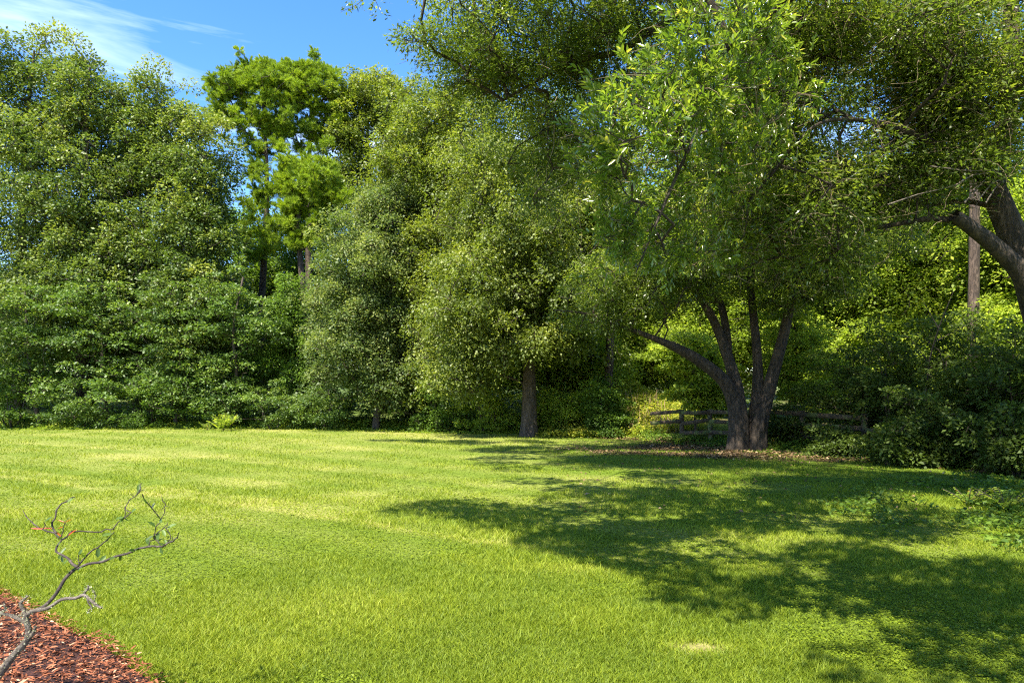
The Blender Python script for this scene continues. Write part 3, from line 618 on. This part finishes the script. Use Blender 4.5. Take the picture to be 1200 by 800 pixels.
# ---- undergrowth (nobody could count it)
def cover(name, label, cat, n, fx, hfun, lm, L0, asp, seed, dens):
    r = np.random.default_rng(seed); X, Y = fx(r, n); k = r.random(n) < dens(X, Y); X, Y = X[k], Y[k]; n = len(X)
    H = hfun(X, Y)*r.random(n)**.7
    th = r.random(n)*6.283; D = np.stack([np.cos(th), np.sin(th), r.normal(.1, .45, n)], 1); Nn = unit(np.stack([r.normal(0, .5, n), r.normal(0, .5, n), np.ones(n)], 1))
    Ln = L0*(.5+r.random(n)); V, F, f = leaf_geo(np.stack([X, Y, hgt(X, Y)+H], 1), D, Nn, Ln, Ln*asp, .15, False, .1)
    v = np.clip(.25*fbm(X, Y, .7, 3)+.7*r.random(n)+.2*H, 0, 1)
    return tag(mesh_np(name, V, F, M[lm], v=v), label, cat, kind='stuff')
def edge_xy(a0, a1, back):
    return lambda r, n: (lambda X: (X, edgeY(X)-.5+back*r.random(n)**1.4))(r.uniform(a0, a1, n))
cover('undergrowth', 'low leafy undergrowth along the foot of the wood', 'undergrowth', 90000, edge_xy(-26, 5, 3.5),
      lambda X, Y: (.12+.75*fbm(X, Y, 1.1, 7)**1.5)*sstep(-.6, .9, Y-edgeY(X)), 'weed', .09, .5, 1, lambda X, Y: .35+.65*sstep(.35, .6, fbm(X, Y, 1.3, 8)))
cover('undergrowth', 'dark leafy undergrowth below the fence on the right', 'undergrowth', 50000, (lambda r, n: (lambda a: (a[0], a[1]-.5))(edge_xy(5, 16, 4.5)(r, n))),
      lambda X, Y: (.05+.6*fbm(X, Y, 1.1, 17)**1.5)*sstep(-.6, 1.6, Y-edgeY(X)), 'shrub', .08, .5, 2, lambda X, Y: .3+.7*sstep(.4, .6, fbm(X, Y, 1.2, 18)))
cover('vines', 'sunlit yellow green vines covering the small bank', 'vines', 52000, lambda r, n: (r.uniform(.8, 8.4, n), r.uniform(26.3, 31.5, n)),
      lambda X, Y: .08+.5*fbm(X, Y, .9, 27)**1.3, 'vine', .09, .6, 3, lambda X, Y: np.exp(-((X-4.4)/2.9)**4)*(.5+.5*vnoise(X, Y, .5, 9)))
cover('ground_cover', 'patch of low broad leaved weeds on the shaded lawn at right', 'weeds', 26000, lambda r, n: (r.uniform(3.4, 9.5, n), r.uniform(7.2, 13.5, n)),
      lambda X, Y: .03+.16*fbm(X, Y, .4, 37), 'shrub', .065, .6, 4, lambda X, Y: sstep(.45, .62, fbm(X, Y, .8, 38, 3)+.25*sstep(-1.2, 2.0, (X-.58*Y))-.15)*sstep(.28, .55, X/Y-.1*(Y-8)/4)*.8)
# tall straw coloured stalks on the bank
r = np.random.default_rng(44); n = 130; X = r.uniform(4.4, 6.4, n); Y = r.uniform(26.4, 29.5, n); A = np.stack([X, Y, hgt(X, Y)], 1)
B = A+np.stack([r.normal(0, .12, n), r.normal(0, .1, n), r.uniform(.3, .7, n)], 1); V, F = frusta(A, B, np.full(n, .012), np.full(n, .005), 4)
tag(mesh_np('dry_stalks', V, F, M['litter'], v=np.full(len(F), .95)), 'thin straw coloured stalks standing on the sunny bank', 'stalks', kind='stuff')

# small fern like plant at the edge of the lawn
def rosette(name, label, px, Y, h, n, seed, lm='wood', spread=.5, cat='plant', group=None):
    b = gp(px, Y)+np.array([0, 0, .05]); r = np.random.default_rng(seed); e = bpy.data.objects.new(name, None); e.location = b; C.objects.link(e); tag(e, label, cat, group)
    A, B, ra, rb = [], [], [], []; lp, ld, ln = [], [], []
    for k in range(n):
        a = r.uniform(0, 6.28); d = np.array([math.cos(a), math.sin(a), 0])*spread*r.uniform(.3, 1)*h; top = b+d+np.array([0, 0, h*r.uniform(.5, 1)])
        pts = [b, b+(top-b)*.5+np.array([0, 0, .12*h]), top]
        for s in range(2): A.append(pts[s]); B.append(pts[s+1]); ra.append(.006); rb.append(.004)
        side = np.cross(d, [0, 0, 1]); side = side/np.linalg.norm(side)
        for t in np.linspace(.2, 1, 9):
            q = pts[0]*(1-t)**2+2*pts[1]*t*(1-t)+pts[2]*t*t
            for sg in (-1, 1): lp.append(q); ld.append(side*sg+unit(d)*.5+[0, 0, .1]); ln.append(h*.22*(1.2-.5*t))
    V, F = frusta(A, B, np.array(ra), np.array(rb), 4); mesh_np('stems', V, F, M['darktwig'], e, loc=b)
    ln = np.array(ln); V, F, f = leaf_geo(np.array(lp), np.array(ld), unit(np.array([0, 0, 1.])[None]+r.normal(0, .3, (len(lp), 3))), ln, ln*.42, .15, True, .15)
    mesh_np('leaves', V, F, M[lm], e, v=np.repeat(np.clip(r.normal(.6, .2, len(lp)), 0, 1), 2), loc=b); return e
rosette('fern', 'small bright fern like plant at the far edge of the lawn', 262, 29.8, .75, 22, 1, 'wood', .9)
rosette('weed_plant', 'small pale weed clump just left of the bright fern', 243, 30.2, .4, 10, 2, 'weed', .9)
rosette('weed_plant', 'leafy green weed below the left end of the fence', 795, 22.2, .45, 14, 3, 'wood', .8)
rosette('weed_plant', 'leafy weed growing against the forked oak foot on the right', 902, 20.2, .4, 14, 4, 'weed', .8)
rosette('weed_plant', 'taller broad leaved weed at the right edge of the shaded lawn', 1180, 9.7, .34, 20, 5, 'wood', 1.2)
rosette('weed_plant', 'low broad leaved weed just inside the right edge weed patch', 1135, 10.2, .26, 16, 6, 'weed', 1.3)

# ------------------------------------------------------------------ fence
fl = [(4.95, 24.3), (5.9, 23.7), (6.75, 23.2), (7.75, 22.3), (8.75, 20.6), (9.5, 18.4), (10.0, 16.2), (10.45, 14.9), (11.6, 13.6)]
fb = np.array((5.9, 23.7, float(hgt(5.9, 23.7)))); fe = bpy.data.objects.new('rail_fence', None); fe.location = fb; C.objects.link(fe)
tag(fe, 'old weathered three rail wooden fence running behind the forked oak', 'fence')
def box_geo(a, b, wy, hz, z0, z1, tw=0):
    """a plank from a to b (xy), thickness wy, height hz, centre heights z0,z1 (world)"""
    a = np.array(a); b = np.array(b); d = (b-a)/np.linalg.norm(b-a); s = np.array([-d[1], d[0]])*wy/2
    c = [(a-s, z0-hz/2), (a+s, z0-hz/2), (a+s*(1+tw), z0+hz/2), (a-s, z0+hz/2), (b-s, z1-hz/2), (b+s, z1-hz/2), (b+s, z1+hz/2), (b-s*(1+tw), z1+hz/2)]
    V = np.array([[*p, z] for p, z in c]); F = np.array([[0, 1, 2, 3], [7, 6, 5, 4], [0, 4, 5, 1], [1, 5, 6, 2], [2, 6, 7, 3], [3, 7, 4, 0]]); return V, F
rs = np.random.default_rng(9)
for k, (x, y) in enumerate(fl):
    if k == 0: continue
    z = float(hgt(x, y)); s = .065; ln_ = rs.normal(0, .02, 2)
    V = np.array([[x+sx*s+(ln_[0] if t else 0), y+sy*s+(ln_[1] if t else 0), z-.2 if t == 0 else z+1.12+.015*sx] for t in (0, 1) for sx, sy in ((-1, -1), (1, -1), (1, 1), (-1, 1))])
    F = np.array([[0, 1, 5, 4], [1, 2, 6, 5], [2, 3, 7, 6], [3, 0, 4, 7], [4, 5, 6, 7]]); mesh_np('post', V, F, M['fence'], fe, loc=fb)
off = .092
for k in range(len(fl)-1):
    a, b = np.array(fl[k]), np.array(fl[k+1]); d = (b-a)/np.linalg.norm(b-a); nrm = np.array([d[1], -d[0]])
    if nrm[1] > 0: nrm = -nrm
    for hh in (.34, .70, 1.03):
        if k == 0 and hh == .34: continue
        if k >= 5 and hh > 1: continue
        a_, b_ = a+nrm*off+d*.01, b+nrm*off-d*.01
        V, F = box_geo(a_, b_, .035, .13, float(hgt(*a))+hh+rs.normal(0, .03)-(.02 if k == 0 else 0), float(hgt(*b))+hh+rs.normal(0, .03)); mesh_np('rail', V, F, M['fence'], fe, loc=fb)

# ------------------------------------------------------------------ the many stemmed oak
def T(pts, Y, w, dy=0.):
    """trace: pts in photo px, w = widths in px at those points; Y may be list"""
    Ys = Y if isinstance(Y, (list, tuple)) else [Y]*len(pts)
    return [P(p[0], p[1], y) for p, y in zip(pts, Ys)], [q/2/FPX*y for q, y in zip(w, Ys)]
YO = 20.3; ob = gp(872, YO)
stems_o = [T([(866, 530), (866, 500), (862, 470), (850, 446), (828, 427), (800, 410), (768, 396), (730, 382), (690, 368), (650, 363)], [YO, YO, YO, YO-.1, YO-.3, YO-.5, YO-.7, YO-.8, YO-.9, YO-1], [36, 30, 27, 23, 21, 17, 11, 7, 4, 2]),
           T([(870, 525), (870, 490), (864, 450), (852, 410), (838, 375), (820, 345), (800, 322), (775, 300), (745, 282)], [YO, YO, YO+.1, YO+.2, YO+.3, YO+.2, YO, YO-.2, YO-.4], [30, 26, 22, 18, 15, 13, 11, 8, 5]),
           T([(856, 425), (853, 390), (846, 355), (828, 325), (815, 290)], [YO+.15, YO+.5, YO+.8, YO+1, YO+1.2], [16, 15, 13, 11, 7]),
           T([(877, 525), (880, 490), (884, 450), (883, 410), (879, 370), (876, 330), (882, 280), (890, 230)], [YO+.15]*4+[YO+.4, YO+.6, YO+.8, YO+1], [26, 22, 19, 16, 14, 13, 10, 6]),
           T([(884, 530), (886, 500), (893, 470), (902, 438), (911, 405), (919, 372), (924, 340), (935, 315), (965, 308), (1000, 290)], [YO-.1, YO-.1, YO, YO, YO-.1, YO-.2, YO-.3, YO-.5, YO-.8, YO-1], [34, 28, 26, 22, 19, 17, 15, 10, 8, 5]),
           T([(921, 345), (924, 300), (918, 250), (925, 200)], [YO-.3, YO, YO+.2, YO+.4], [14, 12, 9, 6]),
           T([(888, 505), (893, 478), (905, 462)], [YO-.4, YO-.45, YO-.5], [9, 6, 2])]
stems_o = [([q_+np.array([(.10 if i_ in (3, 4, 5, 6) else -.05), 0, 0]) for q_ in p_], [q_*.66 for q_ in w_]) for i_, (p_, w_) in enumerate(stems_o)]
tree('oak_tree', 'many stemmed oak with forking dark trunks standing in front of the fence', 'oak tree', ob, stems_o,
     [EL(880, 250, 20.5, 130, 90, 3.4), EL(780, 300, 19.6, 80, 60, 2.2), EL(960, 290, 19.8, 70, 70, 2.2), EL(720, 340, 19.6, 50, 34, 1.6), EL(860, 150, 20.5, 130, 70, 3.4), EL(1010, 285, 19.4, 60, 34, 1.8), EL(960, 335, 19.6, 40, 22, 1.2), EL(760, 355, 19.4, 50, 22, 1.3), EL(850, 325, 19.3, 60, 24, 1.3), EL(930, 345, 19.4, 50, 26, 1.2), EL(700, 375, 19.4, 40, 16, 1)],
     880, .45, 190, .085, .42, 'liveoak', 'oakbark', seed=141, inner=.35, hang=.3, twig=5, rtip=.008, rmax=.09)

# ------------------------------------------------------------------ the near live oak leaning in from the right
YN = 9.5; nb_ = gp(1265, YN)
stems_n = [T([(1265, 606), (1252, 520), (1232, 420), (1208, 335), (1190, 285), (1172, 240), (1155, 200), (1138, 160), (1112, 110), (1070, 50), (1010, -10), (930, -60)],
             [9.5, 9.5, 9.5, 9.5, 9.6, 9.7, 9.8, 9.9, 10.1, 10.3, 10.6, 10.9], [60, 54, 48, 44, 42, 38, 34, 28, 23, 20, 18, 14]),
           T([(1215, 360), (1195, 318), (1165, 288), (1140, 268), (1118, 252)], [9.4, 9.3, 9.2, 9.1, 9.0], [34, 30, 26, 24, 20]),
           T([(1130, 262), (1095, 256), (1050, 263), (1005, 272), (960, 290), (930, 305)], [9.05, 9.2, 9.4, 9.6, 9.8, 10], [13, 10, 8, 7, 5, 3]),
           T([(1175, 245), (1130, 236), (1080, 240), (1035, 225), (990, 222)], [9.7, 9.9, 10.2, 10.5, 10.8], [10, 8, 6, 4, 2]),
           T([(1150, 190), (1100, 170), (1050, 150), (1000, 140), (960, 145), (930, 170)], [9.8, 9.4, 9.0, 8.6, 8.2, 8], [12, 10, 9, 7, 5, 3]),
           T([(930, -60), (860, -30), (800, 12), (762, 38), (725, 60), (690, 68), (655, 80), (620, 100), (590, 118)], [10.9, 11.2, 11.5, 11.7, 11.9, 12, 12.2, 12.4, 12.6], [14, 14, 13, 12, 11, 10, 8, 5, 3]),
           T([(1070, 50), (980, 30), (910, 20), (860, 50), (820, 110), (790, 170)], [10.3, 9.2, 8.2, 7.3, 6.7, 6.4], [16, 12, 10, 8, 6, 3]),
           T([(1165, 225), (1180, 120), (1185, 0), (1170, -150)], [9.7, 9.8, 10, 10.3], [30, 26, 22, 16])]
stems_n = [(p_, [q_*.72 for q_ in w_]) for p_, w_ in stems_n]
root = bpy.data.objects.new('live_oak', None); root.location = nb_; C.objects.link(root)
tag(root, 'large live oak leaning in from the right with limbs spread over the lawn', 'live oak')
def scr(c): return c[:, 0]/c[:, 1]*FPX+600, HOR-(c[:, 2]-CAMZ)/c[:, 1]*FPX
# (a) dark canopy along the long limb, (c) dim leaves at upper right, (d) unseen leaves added above the view, shaped to cast the lawn shade
la = [EL(600, 60, 12.6, 110, 60, 1.8), EL(540, 50, 12.8, 70, 60, 1.5), EL(690, 130, 13.2, 80, 90, 1.6), EL(640, 190, 13.4, 56, 60, 1.4), EL(740, 40, 12, 90, 60, 1.8), EL(640, -60, 12, 160, 60, 2.2), EL(790, -80, 11, 150, 60, 2.4)]
ca_, oa, ta = sample_clumps(la, 450, 151, .1); sx, sy = scr(ca_); k = (sx > 492+18*np.sin(sy*.09)+.25*np.maximum(0, sy-60)) | ((sy < -30) & (sx > 460)); ca_, oa, ta = ca_[k], oa[k], ta[k]
lc = [EL(1060, 40, 9.5, 140, 70, 1.8), EL(1150, 120, 9.5, 80, 80, 1.4), EL(930, 40, 9, 90, 60, 1.5), EL(1000, 215, 9.8, 110, 46, 1.2), EL(900, 250, 9.2, 90, 60, 1.2), EL(1110, 200, 9.4, 60, 50, .8), EL(900, 140, 9.6, 46, 80, 1.2), EL(1080, 130, 10, 60, 60, 1.2)]
cc, oc, tcp = sample_clumps(lc, 600, 152, .1); sx, sy = scr(cc)
hole = (np.hypot((sx-965)/20, (sy-95)/18) < 1) | (np.hypot((sx-990)/22, (sy-165)/22) < 1) | (np.hypot((sx-1040)/16, (sy-115)/14) < 1) | ((sx > 1105) & (sy > 215) & (cc[:, 1] < 9.6))
cc, oc, tcp = cc[~hole], oc[~hole], tcp[~hole]
rd = np.random.default_rng(153); n = 10000
X = rd.uniform(-10, 13.5, n); Y = rd.uniform(-3, 21, n); Z = rd.uniform(6.5, 13.5, n)
SH = math.cos(R(SUN_EL))/math.sin(R(SUN_EL)); gx = X-math.sin(R(SUN_AZ))*SH*Z; gy = Y-math.cos(R(SUN_AZ))*SH*Z     # where its shade lands
lim = np.interp(gy, [2.5, 4.25, 4.5, 4.86, 5.7, 6.5, 7.2, 8.8, 9.7, 10.5, 11.8, 13.6, 16.5, 19.4, 22, 24.7, 26], [3.0, 1.6, 1.4, 1.0, 1.0, .8, .36, -.45, -2, -1.6, -1, -.2, -.8, -1, -1, -5.2, -3])
gap = fbm(gx*.55+gy*.12, gy*1.5, 1.3, 91, 3) > .575; lim = lim+1.3*(fbm(gx*.3, gy*1.6, 1.0, 93, 2)-.5)
band = np.abs(gy-(5.15-.12*(gx-2))) < .22
sx = X/np.maximum(Y, .1)*FPX+600; sy = HOR-(Z-CAMZ)/np.maximum(Y, .1)*FPX
vis = (Y > .5) & (sy > -40)
keep = (gx > lim+.35) & (gx < 17) & ~gap & ~(band & (gx > 1.4)) & (gy < 25) & (np.hypot((X+.33*(Z-4)-1.6)/1.0, (Y+.56*(Z-4)-6.4)/.9) > 1) & ~vis & (Z < 1.7+.63*np.maximum(Y, 6)+3.2) & (rd.random(n) < .75)
cd = np.stack([X, Y, Z], 1)[keep]
sv = -SUNV; ac = np.vstack([ca_, cc]); blk = np.zeros(len(cd), bool)
for q_ in ac:
    w_ = q_-cd; al = w_@sv; blk |= (al > .8) & (np.linalg.norm(w_-al[:, None]*sv, axis=1) < .75)
cd = cd[~blk]; print('canopy', len(cd)); od = np.tile([0, 0, 1.], (len(cd), 1))
alln = np.vstack([ca_, cc, cd])
V, F = limbs(stems_n, alln, 154, rtip=.006, twig=5, cr=.42, rmax=.09, powr=.42)
mesh_np('trunk', V, F, M['oakbark'], root, smooth=True, loc=nb_)
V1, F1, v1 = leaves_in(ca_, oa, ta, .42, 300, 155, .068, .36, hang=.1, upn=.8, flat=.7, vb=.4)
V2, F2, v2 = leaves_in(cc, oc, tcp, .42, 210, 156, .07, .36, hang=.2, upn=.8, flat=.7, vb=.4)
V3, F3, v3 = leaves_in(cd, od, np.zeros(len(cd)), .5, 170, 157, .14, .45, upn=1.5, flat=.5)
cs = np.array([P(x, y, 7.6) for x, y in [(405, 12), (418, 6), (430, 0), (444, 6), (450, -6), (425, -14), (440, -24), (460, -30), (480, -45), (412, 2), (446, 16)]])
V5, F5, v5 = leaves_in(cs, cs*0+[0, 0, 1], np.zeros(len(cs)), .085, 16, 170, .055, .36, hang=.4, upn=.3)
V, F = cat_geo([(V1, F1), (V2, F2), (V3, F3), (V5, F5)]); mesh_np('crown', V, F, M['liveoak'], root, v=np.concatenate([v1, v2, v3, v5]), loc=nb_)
# (b) the close bright leafy branch
lb = [EL(790, 115, 6.3, 74, 50, .8), EL(745, 200, 6.4, 50, 55, .6), EL(850, 45, 6.8, 70, 36, .8), EL(722, 275, 6.8, 26, 46, .4), EL(820, 190, 7.2, 70, 50, .9), EL(725, 160, 6.0, 44, 34, .5), EL(880, 100, 7.6, 70, 60, .8), EL(790, 270, 7.4, 60, 50, .8)]
cb, obb, tb = sample_clumps(lb, 175, 158, .1)
mainb, mr = T([(910, 20), (870, 60), (835, 120), (800, 190), (770, 260), (745, 320)], [8.2, 7.3, 6.8, 6.6, 6.6, 6.7], [6, 5, 4.5, 4, 3, 1.5])
V, F = limbs([(mainb, mr)], cb, 159, rtip=.004, twig=6, cr=.24, rmax=.03, upen=.1)
br = mesh_np('branch', V, F, M['darktwig'], root, smooth=True, loc=nb_)
# leaves in alternate ranks along small shoots
r = np.random.default_rng(160); ns = len(cb)*9; ids = np.repeat(np.arange(len(cb)), 9)
s0 = cb[ids]+r.normal(0, .10, (ns, 3)); sdv = unit(obb[ids]*.5+np.array([-.45, -.2, .25])+r.normal(0, .55, (ns, 3))); sl_ = r.uniform(.12, .24, ns)
m = 11; tt = np.tile(np.linspace(.1, 1, m), ns); sid = np.repeat(np.arange(ns), m)
base_ = s0[sid]+sdv[sid]*(sl_[sid]*tt)[:, None]; k = len(sid); ang = np.tile(np.arange(m)*2.4, ns)+np.repeat(r.random(ns)*6, m)
pu = perp(sdv, np.array([[.1, .2, 1.]])+0*sdv); pv = np.cross(sdv, pu)
dd = sdv[sid]*1.0+(pu[sid]*np.cos(ang)[:, None]+pv[sid]*np.sin(ang)[:, None])*.75+np.array([0, 0, .12])
V, F, f = leaf_geo(base_, dd, unit(np.array([0, 0, 1.])+r.normal(0, .5, (k, 3))), .078*(.6+.7*r.random(k)), .026*(.8+.4*r.random(k)), .18, True, .12)
v = np.clip(.45*r.random(ns)[sid]+.4*r.random(k)+.25*tt, 0, 1)
V4, F4 = frusta(s0, s0+sdv*sl_[:, None], np.full(ns, .0022), np.full(ns, .001), 4)
mesh_np('leaves', V, F, M['bright'], br, v=np.repeat(v, 2)); br_children = br.children
for ch in list(br.children): ch.data.transform(__import__('mathutils').Matrix.Translation(-Vector(nb_)))
mesh_np('shoots', V4-nb_, F4, M['darktwig'], br)
def fine_twigs(name, parent, cl, n, loc, seed, r0=.004, L_=.5):
    r = np.random.default_rng(seed); c = cl[r.integers(0, len(cl), n)]+r.normal(0, .22, (n, 3)); d = unit(r.normal(size=(n, 3))*[1, 1, .6]+[-.3, -.2, -.15]); le = r.uniform(.4, 1.2, n)*L_
    A = [c]; 
    for s_ in range(3): d = unit(d+r.normal(0, .33, (n, 3))+[0, 0, -.08]); A.append(A[-1]+d*(le/3)[:, None])
    a = np.concatenate(A[:3]); b = np.concatenate(A[1:]); w0 = np.concatenate([np.full(n, r0*q) for q in (1, .75, .5)]); w1 = np.concatenate([np.full(n, r0*q) for q in (.75, .5, .25)])
    V, F = frusta(a, b, w0, w1, 4); return mesh_np(name, V, F, M['finetwig'], parent, loc=loc)
fine_twigs('fine_twigs', root, cc, 4200, nb_, 1, .0035); fine_twigs('fine_twigs', root, np.vstack([ca_, cb]), 1100, nb_, 2, .0038)
# pale dead twigs under the limbs
tw = [((1040, 240), (1075, 228), (1118, 218)), ((1118, 218), (1140, 205), (1170, 201)), ((1130, 238), (1150, 215), (1160, 205)), ((1146, 235), (1162, 215), (1182, 206)), ((1090, 195), (1130, 200), (1165, 200)), ((1060, 30), (1078, 48), (1092, 68)), ((990, 95), (1010, 70), (1040, 60)), ((960, 190), (1000, 170), (1060, 155)), ((985, 215), (1040, 180), (1100, 150)), ((920, 130), (935, 170), (930, 215)), ((1155, 238), (1165, 222), (1172, 214))]
A, B, ra, rb = [], [], [], []; rs = np.random.default_rng(3)
for k, t in enumerate(tw):
    yy = 8.6+.25*rs.random()
    for s in range(2): A.append(P(*t[s], yy+.1*s)); B.append(P(*t[s+1], yy+.1*(s+1))); ra.append(.011-.004*s); rb.append(.007-.004*s)
for k in range(0, len(A), 2):
    V, F = frusta(A[k:k+2], B[k:k+2], np.array(ra[k:k+2]), np.array(rb[k:k+2]), 5); mesh_np('dead_twig', V, F, M['twig'], root, loc=nb_)
# hanging sprig at the top of the sky
A = [P(400, 14, 7.6), P(418, 6, 7.6), P(436, -8, 7.6), P(446, 14, 7.6), P(470, -38, 7.7), P(540, -70, 9)]; B = [A[1], A[2], A[4], A[2], A[5], P(640, -60, 12)]
V, F = frusta(A, B, np.array([.002, .003, .005, .002, .008, .015]), np.array([.003, .005, .008, .005, .015, .04]), 5); mesh_np('sprig_twigs', V, F, M['darktwig'], root, loc=nb_)

# ------------------------------------------------------------------ foreground half bare shrub with lichen
YS = 3.5; fbse = np.array([-3.1, YS, float(hgt(-3.1, YS))+.05]); e = bpy.data.objects.new('bare_shrub', None); e.location = fbse; C.objects.link(e)
tag(e, 'half bare lichen crusted shrub with thin crooked twigs at the mulch bed', 'shrub')
def tr(pts, w, y0=YS, dy=0.):
    if w[0] < 5: rq = random.Random(int(pts[0][0]*3+pts[-1][1])); pts = [p_ for a_, b_ in zip(pts[:-1], pts[1:]) for p_ in (a_, ((a_[0]+b_[0])/2+rq.uniform(-2, 2), (a_[1]+b_[1])/2+rq.uniform(-2, 2)))]+[pts[-1]]; w = list(np.interp(np.linspace(0, 1, len(pts)), np.linspace(0, 1, len(w)), w))
    return [P(x, y, y0+dy*i/len(pts)) for i, (x, y) in enumerate(pts)], [a/2/FPX*YS*.8 for a in w]
lowst = [tr([(-70, 880), (-30, 825), (0, 788), (18, 765), (30, 752), (34, 738), (30, 722), (38, 716)], [17, 15, 12, 10, 9, 8, 8, 6]),
         tr([(30, 752), (38, 742), (42, 733)], [7, 5, 3]), tr([(33, 735), (28, 715), (24, 706), (33, 698)], [6, 5, 5, 2.5]), tr([(32, 730), (16, 722), (2, 718), (-14, 712)], [6, 5, 4, 3]),
         tr([(0, 722), (6, 714), (4, 708)], [4, 3, 2]), tr([(36, 716), (56, 712), (72, 702), (90, 700), (99, 697), (112, 708), (119, 712)], [6, 5, 4.5, 4.5, 4, 3.5, 2], dy=-.2),
         tr([(97, 698), (103, 690), (104, 686)], [3.5, 3.5, 2.5]), tr([(103, 699), (108, 712), (103, 717)], [3, 2, 1.2]), tr([(110, 705), (112, 697), (109, 691)], [2, 1.4, 1])]
upst = [tr([(36, 717), (52, 710), (66, 695), (76, 678), (86, 668), (91, 664)], [6, 5.5, 5, 5, 5, 4.5], dy=.15),
        tr([(91, 666), (120, 658), (150, 648), (170, 641), (190, 640), (203, 634), (208, 630), (209, 624)], [4, 3.6, 3.2, 3, 2.6, 2, 1.6, 1], dy=-.25),
        tr([(91, 664), (80, 654), (66, 646), (68, 638), (72, 632), (64, 624), (50, 620), (40, 614), (30, 604), (27, 598)], [4, 3.4, 3, 2.6, 2.6, 2.4, 2, 1.8, 1.4, .8], dy=.25),
        tr([(66, 624), (61, 612), (66, 598), (72, 590), (80, 586), (88, 582)], [2.4, 2.4, 2.2, 2, 1.6, 1], dy=.1),
        tr([(72, 632), (84, 622), (93, 622), (118, 623), (132, 620), (146, 607), (154, 600), (147, 594), (152, 585), (162, 578), (166, 574)], [2.6, 2.4, 2, 1.8, 1.8, 1.6, 1.6, 1.4, 1.4, 1.2, .8], dy=.3),
        tr([(92, 662), (104, 648), (115, 641), (126, 632), (134, 623)], [2.4, 2, 2, 1.6, 1], dy=.1), tr([(72, 632), (74, 622), (76, 612)], [1.8, 1.5, 1]),
        tr([(167, 579), (172, 588), (180, 598), (188, 608)], [1.8, 1.4, 1.4, 1], dy=.1), tr([(188, 608), (193, 600), (194, 590), (190, 584)], [1, 1.2, 1, .6]),
        tr([(188, 640), (180, 630), (182, 620), (188, 612)], [1.8, 1.5, 1.2, .8]), tr([(181, 627), (190, 620), (196, 614)], [1.3, 1, .7]), tr([(170, 641), (176, 634), (182, 630)], [1.6, 1.2, .8]), tr([(160, 579), (165, 572), (166, 566)], [1.4, 1.2, .8]),
        tr([(193, 640), (200, 628), (194, 618)], [1.4, 1.1, .7]), tr([(91, 664), (92, 656), (92, 650)], [1.6, 1.2, .8]), tr([(50, 620), (52, 612)], [1.2, .6]), tr([(145, 607), (147, 600), (146, 594)], [1.2, 1, .7])]
V, F = cat_geo([tube(p, w_, k=9, step=.02, rough=.12, seed=i)[:2] for i, (p, w_) in enumerate(lowst)]); st_ = mesh_np('stem', V, F, M['twig'], e, smooth=True, loc=fbse)
gg = [tube(p, w_, k=7, step=.02, rough=.12, seed=i+20)[:2] for i, (p, w_) in enumerate(upst)]; rq = np.random.default_rng(12); A, B = [], []
for p, w_ in upst:
    q = resample(np.array(p), .012)
    for c in q[rq.integers(0, len(q), max(3, len(q)//3))]: A.append(c); B.append(c+rq.normal(0, .010, 3)+[0, 0, .004])
gg.append(frusta(A, B, np.full(len(A), .0016), np.full(len(A), .0007), 4)); V, F = cat_geo(gg); mesh_np('twigs', V, F, M['darktwig'], e, smooth=True, loc=fbse)
r = np.random.default_rng(8); pl = []
for (p, w_), cnt in zip(lowst, [900, 60, 150, 140, 60, 160, 90, 50, 60]):
    q = resample(np.array(p), .01); pl.append(q[r.integers(0, len(q), cnt)]+r.normal(0, .004+w_[0]*.45, (cnt, 3)))
pl = np.concatenate(pl); k = len(pl); V, F, f = leaf_geo(pl, r.normal(size=(k, 3)), r.normal(size=(k, 3)), .003+.007*r.random(k), .003+.004*r.random(k), .4)
mesh_np('lichen', V, F, M['lichen'], e, v=r.random(k), loc=fbse)
def lv(pts, mat, name, L1, L2, asp, dirs=None, nz=.5):
    tw_ = np.vstack([resample(np.array(q_), .01) for q_, _ in upst]); p = np.array([P(x, y, YS) for x, y in pts])
    p = np.array([tw_[np.argmin(np.linalg.norm((tw_-c)*[1, .1, 1], axis=1))] for c in p]); k = len(p); d = r.normal(size=(k, 3))+np.array([.2, -.3, .1]) if dirs is None else np.array(dirs, float)
    Ln = r.uniform(L1, L2, k); V, F, f = leaf_geo(p, d, unit(np.array([0, -.4, 1.])+r.normal(0, nz, (k, 3))), Ln, Ln*asp, .15, True, .1); mesh_np(name, V, F, M[mat], e, v=np.repeat(r.uniform(.1, .6, k), 2), loc=fbse)
lv([(165, 616), (158, 614), (172, 622), (178, 626), (185, 634), (180, 640), (172, 636), (190, 620), (167, 633), (195, 628), (175, 640), (160, 624), (186, 645), (198, 640), (155, 582), (200, 618), (182, 618), (188, 630), (150, 645), (140, 650), (120, 657), (170, 590), (162, 576), (90, 582), (30, 602), (66, 640), (126, 634), (110, 644), (96, 652), (208, 628), (178, 596),
    (62, 660), (68, 668), (60, 664), (75, 660), (82, 645), (86, 646), (104, 668), (66, 652), (58, 670), (72, 668), (136, 608), (140, 612), (156, 606), (150, 610), (58, 640), (136, 634), (170, 612), (178, 612)], 'maple', 'leaves', .03, .055, .42)
lv([(60, 622), (44, 619), (72, 616), (62, 626), (75, 612), (88, 608), (80, 634)], 'redleaf', 'red_leaves', .035, .07, .16,
   [(-1, 0, .1), (-1, 0, .15), (-1, .1, -.2), (.8, 0, -.6), (-.7, 0, .3), (1, 0, .6), (1, 0, .9)], .2)
print('TREE LEAVES', COUNT[0])
